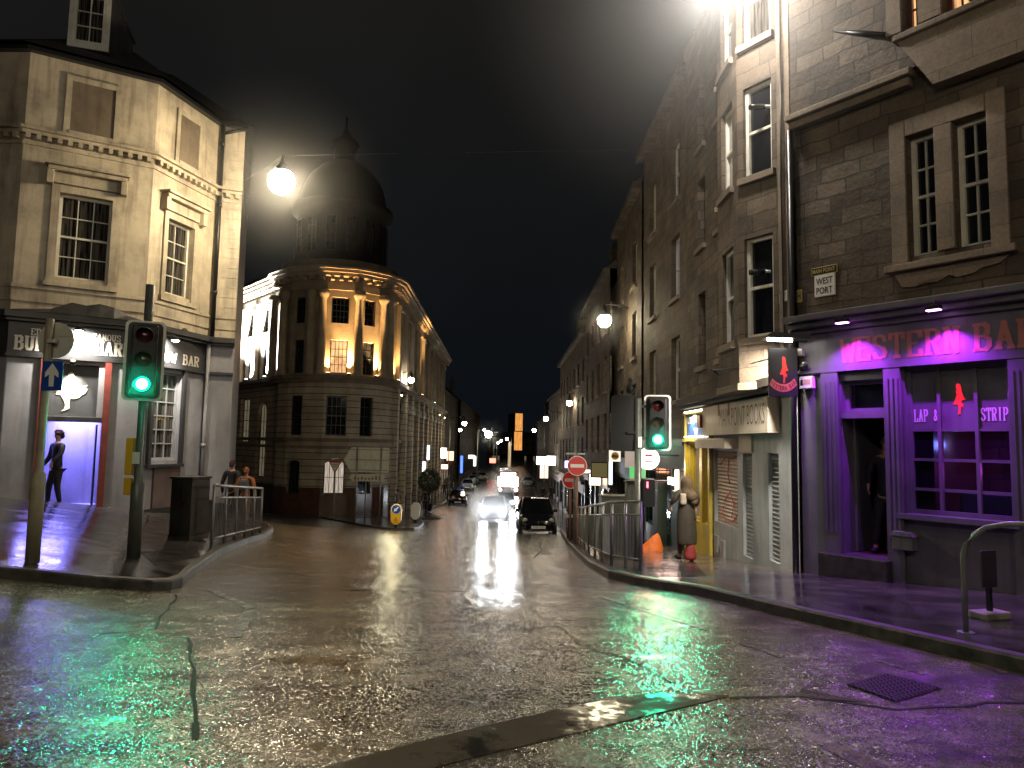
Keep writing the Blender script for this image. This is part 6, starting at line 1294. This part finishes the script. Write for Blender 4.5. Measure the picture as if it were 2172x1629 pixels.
# ------------------------------------------------------------------ vehicles
def car(loc, rz, label, paint, L=4.1, Wd=1.72, Hh=1.46, lights=0, group=None, city=False, roofrack=False):
    """front faces -y in its own space"""
    t = thing('parked_car' if lights < 5 else 'oncoming_car', label, 'car', loc, rz, group); hw = Wd/2; f, r = -L/2, L/2
    hood = .92 if city else .88
    st = [(f, .62, .30, .50), (f+.06, .80, .22, .66), (f+.25, .93, .18, .80 if city else .74), (f+.8, 1, .17, hood), (f+1.25, 1, .17, hood+.06), (0, 1, .17, .95), (r-.9, 1, .17, .96), (r-.3, .97, .18, .98), (r-.05, .86, .25, .90), (r, .78, .35, .7)]
    m = MB(); rg = []
    for y, w, zb, zt in st:
        w *= hw; rg.append([m.pt(p) for p in ((-w*.9, y, zb), (-w, y, zb+.18), (-w, y, (zb+zt)/2+.08), (-w*.93, y, zt-.03), (-w*.6, y, zt+.015), (0, y, zt+.03), (w*.6, y, zt+.015), (w*.93, y, zt-.03), (w, y, (zb+zt)/2+.08), (w, y, zb+.18), (w*.9, y, zb))])
    for a, b in zip(rg, rg[1:]):
        for k in range(11): m.f.append([a[k], b[k], b[(k+1) % 11], a[(k+1) % 11]]); m.mi.append(0); m.smooth.append(True)
    for q in (rg[0], rg[-1][::-1]): m.f.append(q[::-1]); m.mi.append(0); m.smooth.append(True)
    body = m.build('body', paint, t, sub=1)
    wf, wr_ = f+ (1.05 if city else 1.15), r-(.35 if city else .55); ft, rt = f+(1.7 if city else 1.95), r-(.75 if city else 1.15)
    g = MB(); b4 = [(wf, hw*.86, .9), (wr_, hw*.86, .94), (rt, hw*.68, Hh-.06), (ft, hw*.68, Hh-.04)]
    for s in (-1, 1): g.face([(s*w, y, z) for y, w, z in b4][::s])
    g.face([(-hw*.86, wf, .9), (hw*.86, wf, .9), (hw*.68, ft, Hh-.04), (-hw*.68, ft, Hh-.04)]); g.face([(hw*.86, wr_, .94), (-hw*.86, wr_, .94), (-hw*.68, rt, Hh-.06), (hw*.68, rt, Hh-.06)])
    g.build('windows', GLASS, t)
    ro = MB(); ro.face([(-hw*.7, ft-.03, Hh-.05), (hw*.7, ft-.03, Hh-.05), (hw*.7, rt+.03, Hh-.06), (-hw*.7, rt+.03, Hh-.06)]).face([(-hw*.5, ft+.15, Hh), (hw*.5, ft+.15, Hh), (hw*.5, rt-.15, Hh-.01), (-hw*.5, rt-.15, Hh-.01)])
    c = [(-hw*.7, ft-.03, Hh-.05), (hw*.7, ft-.03, Hh-.05), (hw*.7, rt+.03, Hh-.06), (-hw*.7, rt+.03, Hh-.06)]; e = [(-hw*.5, ft+.15, Hh), (hw*.5, ft+.15, Hh), (hw*.5, rt-.15, Hh-.01), (-hw*.5, rt-.15, Hh-.01)]
    ro = MB(); ro.face(e, True)
    for i in range(4): ro.face([c[i], c[(i+1) % 4], e[(i+1) % 4], e[i]], True)
    for s in (-1, 1):
        ro.tube([(s*hw*.87, wf, .9), (s*hw*.69, ft, Hh-.05)], .035, 6).tube([(s*hw*.87, wr_, .94), (s*hw*.69, rt, Hh-.06)], .05, 6).tube([(s*hw*.69, ft, Hh-.05), (s*hw*.69, rt, Hh-.06)], .03, 6).tube([(s*hw*.87, (ft+rt)/2+.1, .93), (s*hw*.69, (ft+rt)/2+.15, Hh-.05)], .03, 6)
    ro.build('roof', paint, t)
    for y in (f+.72, r-.68):
        for s in (-1, 1):
            w = MB(Matrix.Translation((s*(hw-.1), y, .31)) @ Matrix.Rotation(math.pi/2, 4, 'Y')); w.lathe([(.18, -.1), (.29, -.1), (.31, -.07), (.31, .07), (.29, .1), (.18, .1)], n=18); wh = w.build('wheel', BLKPL, t)
            w = MB(Matrix.Translation((s*(hw-.1), y, .31)) @ Matrix.Rotation(math.pi/2, 4, 'Y')); w.lathe([(.19, .08*s), (.17, .06*s), (.05, .075*s), (.001, .085*s)], n=10, sm=False); w.build('rim', mat('alloy_metal', (.45, .45, .45), .3, .9), wh)
    for s in (-1, 1):
        hl = MB(); hl.ball((s*hw*.68, f+.17, .68), .17 if lights >= 5 else .12, 12, (1, .55, .9)); hl.build('headlight', emis('blazing_headlight', (.86, .92, 1), 200) if lights >= 5 else mat('headlight_glass', (.55, .56, .56), .08, .3), t)
        MB().ball((s*hw*.6, f+.1, .46), .055, 8, (1, .5, 1)).build('fog_light', MATS.get('headlight_glass') or mat('headlight_glass', (.55, .56, .56), .08, .3), t)
        MB().box(s*(hw+.02)-.0-.09, s*(hw+.02)+.09, wf+.38, wf+.46, .92, 1.05).build('door_mirror', paint, t, bevel=.02)
        MB().box(s*hw*.8-.08, s*hw*.8+.08, r-.06, r-.0, .68, .84).build('tail_light', REDP, t)
    MB().box(-.30, .30, f-.03, f-.012, .36, .47).build('number_plate', WHITEP, t)
    np_ = [c for c in t.children if c.name.startswith('number_plate')][0]; m = MB()
    if city: text_into(m, 'FY68 LCU', 0, .385, .06, f-.03, .002, .46, .01); m.build('plate_lettering', BLKPL, np_)
    MB().box(-.42, .42, f-.01, f+.05, .24, .33).build('grille', BLKPL, t)
    if city: MB().ball((0, f+.03, .62), .045, 10, (1, .5, 1)).build('badge', mat('pinkish_badge', (.5, .3, .28), .2, .8), t)
    MB().box(-.5, .5, wf-.02, wf+.03, .905, .925).build('wiper', BLKPL, t)
    return t
CARBLACK = mat('black_car_paint', (.008, .009, .012), .12, 0, spec=.8); SILVER = mat('silver_car_paint', (.40, .40, .38), .22, .5); CARWHITE = mat('white_car_paint', (.6, .6, .58), .25); CARRED = mat('dark_car_paint', (.02, .02, .022), .15, 0, spec=.7)
x = P(1140, 1130, 30).x
car((x, 32.2, gz(x, 32.2)), .03, 'small black hatchback parked nearest on the right kerb, facing the camera', CARBLACK, 3.55, 1.66, 1.49, 0, 'cars parked along the kerbs', True)
y = 68; x = P(968, 1072, y).x; car((x, y+2, gz(x, y+2)), .06, 'black saloon parked nearest on the left kerb by the clipped tree', CARRED, 4.3, 1.76, 1.45, 0, 'cars parked along the kerbs')
proto = car((P(990, 1037, 97).x, 99, gz(-6, 99)), .05, 'first silver car behind the black one on the left kerb', SILVER, 4.2, 1.76, 1.45, 0, 'cars parked along the kerbs')
for px, py, y, lab in ((1003, 1024, 113, 'second silver car back on the left kerb'), (1007, 1017, 127, 'third pale car back on the left kerb, mostly hidden'), (1021, 1012, 128, 'pale van-like car farthest up the left kerb beside the bus')):
    x = P(px, py, y).x; dup(proto, (x, y+2, gz(x, y)), .04, lab, 'cars parked along the kerbs')
x = P(1116, 1010, 110).x; dup(proto, (x+.3, 112, gz(x, 112)), 0, 'dark-looking car on the right side far down the street beyond the bus', 'cars parked along the kerbs')
x = P(1046, 1060, 43).x
oc = car((x, 46, gz(x, 46)), .0, 'oncoming white car with blazing headlights in the middle of the street', CARWHITE, 4.2, 1.78, 1.5, 9)
for s in (-1, 1): spot((x+s*.6, 43.7, gz(x, 44)+.68), (x+s*.9, 30, gz(x, 30)+.2), 350, (.86, .92, 1), 50, .5, .1, parent=oc)
# second pair of lights a little to the right behind: a taxi
x = P(1068, 1040, 62).x; oc2 = car((x+.2, 64, gz(x, 64)), .0, 'second oncoming car with headlights on just behind the first', CARWHITE, 4.2, 1.78, 1.5, 9)
# bus
x = P(1078, 1020, 88).x; g = gz(x, 90); t = thing('bus', 'red single-deck bus with brightly lit windows facing down the street', 'bus', (x, 92, g)); BR = mat('dark_red_bus_paint', (.08, .008, .01), .25)
bo_ = MB().box(-1.25, 1.25, -5.5, 5.5, .35, 3.0).build('body', BR, t, bevel=.12)
MB().box(-1.2, 1.2, -5.56, -5.502, 1.15, 2.3).build('windscreen', emis('lit_bus_interior', (1, .94, .85), 9), t); MB().box(-.9, .9, -5.56, -5.502, 2.4, 2.8).build('destination_blind', emis('amber_blind', (1, .8, .6), 9), t)
for i in range(6): MB().box(-1.27, -1.252, -5+1.7*i, -3.5+1.7*i, 1.3, 2.4).build('side_window', MATS['lit_bus_interior'], t)
for s in (-1, 1):
    MB().ball((s*.95, -5.52, .75), .15, 12, (1, .4, 1)).build('headlight', emis('blazing_headlight', (.86, .92, 1), 200), t)
    for y in (-3.6, 3.2): MB(Matrix.Translation((s*1.12, y, .48)) @ Matrix.Rotation(math.pi/2, 4, 'Y')).lathe([(.001, -.12), (.48, -.12), (.48, .12), (.001, .12)], n=18, sm=False).build('wheel', BLKPL, t)
    MB().box(s*1.38-.1, s*1.38+.1, -5.7, -5.6, 1.9, 2.3).tube([(s*1.3, -5.65, 2.3), (s*1.1, -5.5, 2.7)], .02, 6).build('mirror', BLKPL, t)

# ------------------------------------------------------------------ people
def skin(name, nodes, edges, m, parent, root=0, sub=2):
    me = bpy.data.meshes.new(name); me.from_pydata([n[:3] for n in nodes], edges, []); me.materials.append(m)
    o = bpy.data.objects.new(name, me); COL.objects.link(o); o.parent = parent
    s = o.modifiers.new('skin', 'SKIN'); s.use_smooth_shade = True; s.branch_smoothing = .4
    for i, n in enumerate(nodes):
        v = me.skin_vertices[0].data[i]; v.radius = (n[3], n[4] if len(n) > 4 else n[3]); v.use_root = (i == root)
    if sub: b = o.modifiers.new('sub', 'SUBSURF'); b.levels = sub; b.render_levels = sub
    return o
SKIN = mat('skin_tone', (.42, .24, .17), .5)
def person(label, loc, rz, H=1.75, top=(.02, .02, .025), legs=(.02, .02, .03), hair=(.03, .02, .015), handL=(.175, -.03, .43), handR=(-.175, .0, .43), footL=(.1, 0), footR=(-.1, 0), lean=0., head=(0, 0), coat=0, extra=None, shoe=(.015, .015, .015), group=None):
    """faces -y; all lengths are fractions of the height H"""
    t = thing('person', label, 'person', loc, rz, group); s = H
    V = lambda x, y, z, r, r2=None: (x*s, y*s, z*s, r*s, (r2 or r)*s)
    ly = -lean; ch = (0, ly*.6, .74); nk = (head[0]*.4, ly*.95, .845); hd = (head[0], ly+head[1], .93)
    nodes = [V(0, 0, .52, .075, .06), V(0, ly*.3, .62, .066, .05), V(*ch, .082, .056), V(0, ly*.8, .80, .055, .045), V(*nk, .03), V(hd[0], hd[1]+.005, .875, .036, .04), V(hd[0], hd[1]-.004, .925, .044, .052), V(hd[0], hd[1], .972, .03, .034), V(hd[0], hd[1]-.052, .915, .009)]
    E = [(0, 1), (1, 2), (2, 3), (3, 4), (4, 5), (5, 6), (6, 7), (6, 8)]
    for sx, hn, ft in ((1, handL, footL), (-1, handR, footR)):
        b = len(nodes); sh = (sx*.108, ly*.85, .80); hz = hn; el = ((sh[0]+hz[0])/2+sx*.02, (sh[1]+hz[1])/2+.035, (sh[2]+hz[2])/2-.0)
        nodes += [V(*sh, .036), V(*el, .026), V(hz[0], hz[1], hz[2]+.03, .017), V(hz[0], hz[1], hz[2], .021, .011)]
        E += [(3, b), (b, b+1), (b+1, b+2), (b+2, b+3)]
        for k in range(4):
            o = (k-1.5)*.0095; ln = (.028, .033, .031, .024)[k]; nodes += [V(hz[0], hz[1]+o, hz[2]-.02, .0052), V(hz[0]-sx*.004, hz[1]+o, hz[2]-.02-ln*.6, .0048), V(hz[0]-sx*.012, hz[1]+o, hz[2]-.02-ln, .0042)]; c = len(nodes); E += [(b+3, c-3), (c-3, c-2), (c-2, c-1)]
        nodes += [V(hz[0]-sx*.004, hz[1]-.02, hz[2]-.004, .0058), V(hz[0]-sx*.009, hz[1]-.028, hz[2]-.024, .005)]; c = len(nodes); E += [(b+3, c-2), (c-2, c-1)]
        b = len(nodes); fx, fy = ft; kz = .285; nodes += [V(sx*.048, 0, .455, .05), V((sx*.05+fx)/2, fy/2-.02, kz, .034), V(fx, fy+.01, .06, .022), V(fx, fy-.01, .02, .022), V(fx, fy-.075, .015, .018)]
        E += [(0, b), (b, b+1), (b+1, b+2), (b+2, b+3), (b+3, b+4)]
    skin('body', nodes, E, SKIN, t, sub=1)
    mk = lambda n, c: mat('%s_cloth_%d_%d_%d' % (n, c[0]*99, c[1]*99, c[2]*99), build=b_plaster(c, .3, 9, .7, False))
    k = 1.22; cn = [(nodes[0][0], nodes[0][1], .465*s, nodes[0][3]*.98, nodes[0][4]), nodes[1], nodes[2], nodes[3]]; cn = [(a, b, c, r*k, q*k) for a, b, c, r, q in cn]; cn.append((cn[3][0], cn[3][1], cn[3][2]+.035*s, .036*s, .036*s)); ce = [(0, 1), (1, 2), (2, 3), (3, 4)]
    per = (len(nodes)-9)//2
    for j in range(2):
        b = 9+per*j; c = len(cn); cn += [(n[0], n[1], n[2], n[3]*1.3, n[4]*1.3) for n in nodes[b:b+3]]; ce += [(3, c), (c, c+1), (c+1, c+2)]
    skin('jacket', cn, ce, mk('jacket', top), t, sub=1)
    tn = [(nodes[0][0], nodes[0][1], nodes[0][2]+.015*s, nodes[0][3]*1.12, nodes[0][4]*1.12)]; te = []
    for j in range(2):
        b = 9+per*j+per-5; c = len(tn); tn += [(n[0], n[1], n[2], n[3]*1.22, n[4]*1.22) for n in nodes[b:b+3]]; te += [(0, c), (c, c+1), (c+1, c+2)]
    skin('trousers', tn, te, mk('trousers', legs), t, sub=1)
    for fx, fy in (footL, footR): MB().ball((fx*s, (fy-.045)*s, .028*s), .034*s, 10, (.9, 2.1, .8)).build('shoe', mk('shoe', shoe), t)
    hx, hy = hd[0]*s, hd[1]*s
    if hair: 
        m = MB(); m.T = Matrix.Translation((hx, hy+.012*s, .942*s)) @ Matrix.Diagonal((.92, 1.1, 1.05, 1)); m.lathe([(.001, .052*s), (.03*s, .046*s), (.05*s, .015*s), (.052*s, -.01*s), (.046*s, -.02*s)], n=14); m.T = Matrix(); m.ball((hx, hy+.035*s, .915*s), .04*s, 10); m.build('hair', mk('hair', hair), t)
    for sx in (-1, 1): MB().ball((hx+sx*.018*s, hy-.05*s, .932*s), .006*s, 6).build('eye', BLKPL, t)
    if coat:
        m = MB(); m.T = Matrix.Translation((0, 0, 0)) @ Matrix.Diagonal((1, .8, 1, 1)); m.lathe([(.09*s, .68*s), (.112*s, .56*s), (.122*s, .45*s), (.125*s, coat*s+.02), (.12*s, coat*s), (.10*s, coat*s+.01)], n=18)
        rnd = random.Random(3)
        for v in m.v: a = math.atan2(v.y, v.x); f_ = 1+.06*math.sin(5*a)*(1 if v.z < .5*s else .2); v.x *= f_; v.y *= f_
        m.build('coat_skirt', mk('jacket', top), t, sub=1)
    if extra: extra(t, s)
    return t
# doorman in the blue doorway
p = f2.world(door[0]+.30, .12, z_door)
def dm_x(t, s): 
    MB(Matrix.Translation((0, 0, .965*s))).lathe([(.001, .035*s), (.04*s, .03*s), (.052*s, .005*s), (.053*s, -.012*s)], n=14).build('cap', mat('reddish_cap', (.3, .12, .1), .6), t)
person('doorman in dark clothes and light-banded cap standing in the blue-lit pub doorway', p, -.55, 1.78, top=(.006, .006, .008), legs=(.005, .005, .007), handL=(.12, -.12, .56), handR=(-.14, -.1, .5), footL=(.08, .02), footR=(-.10, -.04), extra=dm_x)
# woman walking on the right pavement, seen from behind
p = P(1456, 1190, 13.7); g = gz(p.x, 13.7)+.12
def w_x(t, s):
    m = MB(); m.T = Matrix.Translation((0, .02*s, .92*s)); m.lathe([(.001, .075*s), (.045*s, .065*s), (.07*s, .02*s), (.075*s, -.03*s), (.06*s, -.08*s), (.09*s, -.13*s), (.07*s, -.17*s)], n=16); m.T = Matrix()
    rnd = random.Random(2)
    for v in m.v: v.x *= rnd.uniform(.92, 1.1); v.y *= rnd.uniform(.95, 1.1)
    m.build('fur_hood', mat('brown_fur', build=b_plaster((.13, .085, .05), .5, 14, .9)), t, sub=1)
    MB().ball((-.02*s, .09*s, .76*s), .075*s, 12, (1, .8, .9)).ball((-.05*s, .085*s, .70*s), .05*s, 12).build('fur_collar', MATS['brown_fur'], t)
    MB().box(.04*s, .115*s, .045*s, .095*s, .66*s, .79*s).build('pale_shoulder_bag', mat('pale_cream_cloth', build=b_plaster((.45, .38, .28), .3, 8, .7)), t, bevel=.03)
    m = MB(); m.lathe([(.02*s, .27*s), (.05*s, .2*s), (.085*s, .06*s), (.08*s, .02*s), (.001, .012*s)], (-.02*s, .07*s, .0), 12)
    for v in m.v: v.x *= rnd.uniform(.88, 1.12); v.y *= .8
    m.build('red_bag', mat('dark_red_bag', build=b_plaster((.28, .035, .03), .4, 7, .45)), t, sub=1)
person('woman from behind in long olive coat with fur hood carrying a red bag', (p.x, 13.7, g), math.pi+.25, 1.62, top=(.045, .036, .022), legs=(.10, .02, .018), hair=None, handL=(.17, -.06, .62), handR=(-.15, -.05, .60), footL=(.05, -.08), footR=(-.05, .06), head=(-.01, -.01), coat=.19, extra=w_x)
# the couple walking away on the left
p = P(523, 1000, 18.3); g = gz(p.x, 18.3)+.12; Hc = P(523, 997, 18.3).z-g
def bp(t, s): 
    MB().box(-.085*s, .085*s, .065*s, .15*s, .60*s, .79*s).build('backpack', mat('grey_backpack', (.12, .12, .13), .6), t, bevel=.05)
    for sx in (-1, 1): MB().tube([(sx*.07*s, .07*s, .64*s), (sx*.09*s, -.0*s, .72*s), (sx*.07*s, -.05*s, .82*s), (sx*.07*s, .07*s, .8*s)], .012*s, 5).build('strap', BLKPL, t)
person('person in an orange hooded jacket with a grey backpack walking away by the left railing', (p.x, 18.3, g), math.pi, max(1.5, min(Hc, 1.85)), top=(.42, .13, .03), legs=(.24, .12, .05), hair=(.36, .11, .025), footL=(.06, -.06), footR=(-.06, .07), extra=bp)
p = P(493, 1000, 18.6); g = gz(p.x, 18.6)+.12; person('person in dark jacket and reddish hat close beside the orange jacket', (p.x, 18.6, g), math.pi-.2, 1.62, top=(.015, .015, .02), legs=(.02, .02, .02), hair=(.06, .02, .02), footL=(.06, .05), footR=(-.06, -.06))
# man behind the right railing lighting up his phone
p = P(1293, 1050, 27); g = gz(p.x, 27)+.12
def ph(t, s): MB().box(.0, .07, -.20*s, -.19*s, .74*s, .83*s).build('phone', emis('phone_screen', (.7, .85, 1), 4), t)
person('man in dark jacket looking at a lit phone behind the right railing', (p.x, 27, g), .1, 1.68, handL=(.04, -.18, .76), handR=(-.03, -.17, .74), head=(0, -.03), lean=.03, extra=ph)
def far_person(px, py, d, label, rz=0, **k):
    x = P(px, py, d).x; return person(label, (x, d, gz(x, d)+.12), rz, k.pop('H', 1.72), **k)
far_person(843, 1085, 47, 'person in a pale top standing by the dark shop windows on the left', .3, top=(.3, .25, .2))
far_person(902, 1085, 54, 'dark figure walking beside the clipped tree on the left pavement', math.pi, footL=(.05, .1), footR=(-.05, -.1))
for i, (px, lab) in enumerate(((943, 'leftmost of three dark figures outside the orange-lit shops'), (951, 'middle of three dark figures outside the orange-lit shops'), (960, 'rightmost of three dark figures outside the orange-lit shops'))): far_person(px, 1045, 80+1.5*i, lab, .6*i)
for i, (px, lab) in enumerate(((1151, 'left figure outside the lit takeaway on the right'), (1169, 'right figure outside the lit takeaway on the right'))): far_person(px, 1040, 74+2*i, lab, -.5*i)
# blurred figure inside the bar doorway
p = fb.world(dO[0]+.38, .55, dO[2]); person('dim figure in dark clothes standing just inside the bar doorway', p, -.7, 1.74, top=(.02, .015, .02), legs=(.012, .012, .015), hair=(.08, .05, .04), handL=(.12, -.12, .56), handR=(-.12, -.1, .55))

# ------------------------------------------------------------------ clipped tree
d = 55; x = P(910, 1030, d).x; g = gz(x, d)+.12; t = thing('clipped_tree', 'dark round-headed clipped tree in a planter on the left pavement', 'tree', (x, d, g)); cz = P(910, 1020, d).z-g
MB().tube([(0, 0, .4), (.03, .02, cz*.5), (0, 0, cz-.3)], [.07, .055, .045], 8).tube([(0, 0, cz-.6), (.3, .1, cz)], .025, 5).tube([(0, 0, cz-.6), (-.3, -.1, cz+.1)], .025, 5).build('trunk', mat('bark', (.06, .04, .025), .8), t)
MB().lathe([(.25, 0), (.35, .5), (.36, .55), (.3, .5), (.001, .45)], n=14).build('planter', BLKPL, t)
m = MB(); rnd = random.Random(5)
for i in range(1500):
    u, v, w = rnd.gauss(0, 1), rnd.gauss(0, 1), rnd.gauss(0, 1); l = math.sqrt(u*u+v*v+w*w); rr = .92*rnd.uniform(.6, 1.0)**.5*(1+.1*math.sin(3*u+2*w)); c = Vector((u/l*rr*.95, v/l*rr*.95, cz+w/l*rr)); a = Vector((rnd.uniform(-1, 1), rnd.uniform(-1, 1), rnd.uniform(-1, 1))).normalized()*.09; b = a.cross(Vector((rnd.uniform(-1, 1), rnd.uniform(-1, 1), rnd.uniform(-1, 1)))).normalized()*.045
    m.face([c-a, c-b, c+a, c+b])
m.build('crown', mat('dark_leaf', build=b_plaster((.035, .06, .025), .4, 3, .5, False)), t)


x = P(1046, 1060, 43).x; glare_mist((x, 42.6, gz(x, 43)+.8), 2.0, .8, (.95, 1.2, .85)); x = P(1078, 1020, 88).x; glare_mist((x, 85.6, gz(x, 86)+1.7), 3.2, .12)  # glow volumes added to stand in for headlight bloom
p = P(1036, 921, 105); glare_mist(p, 3, .02)
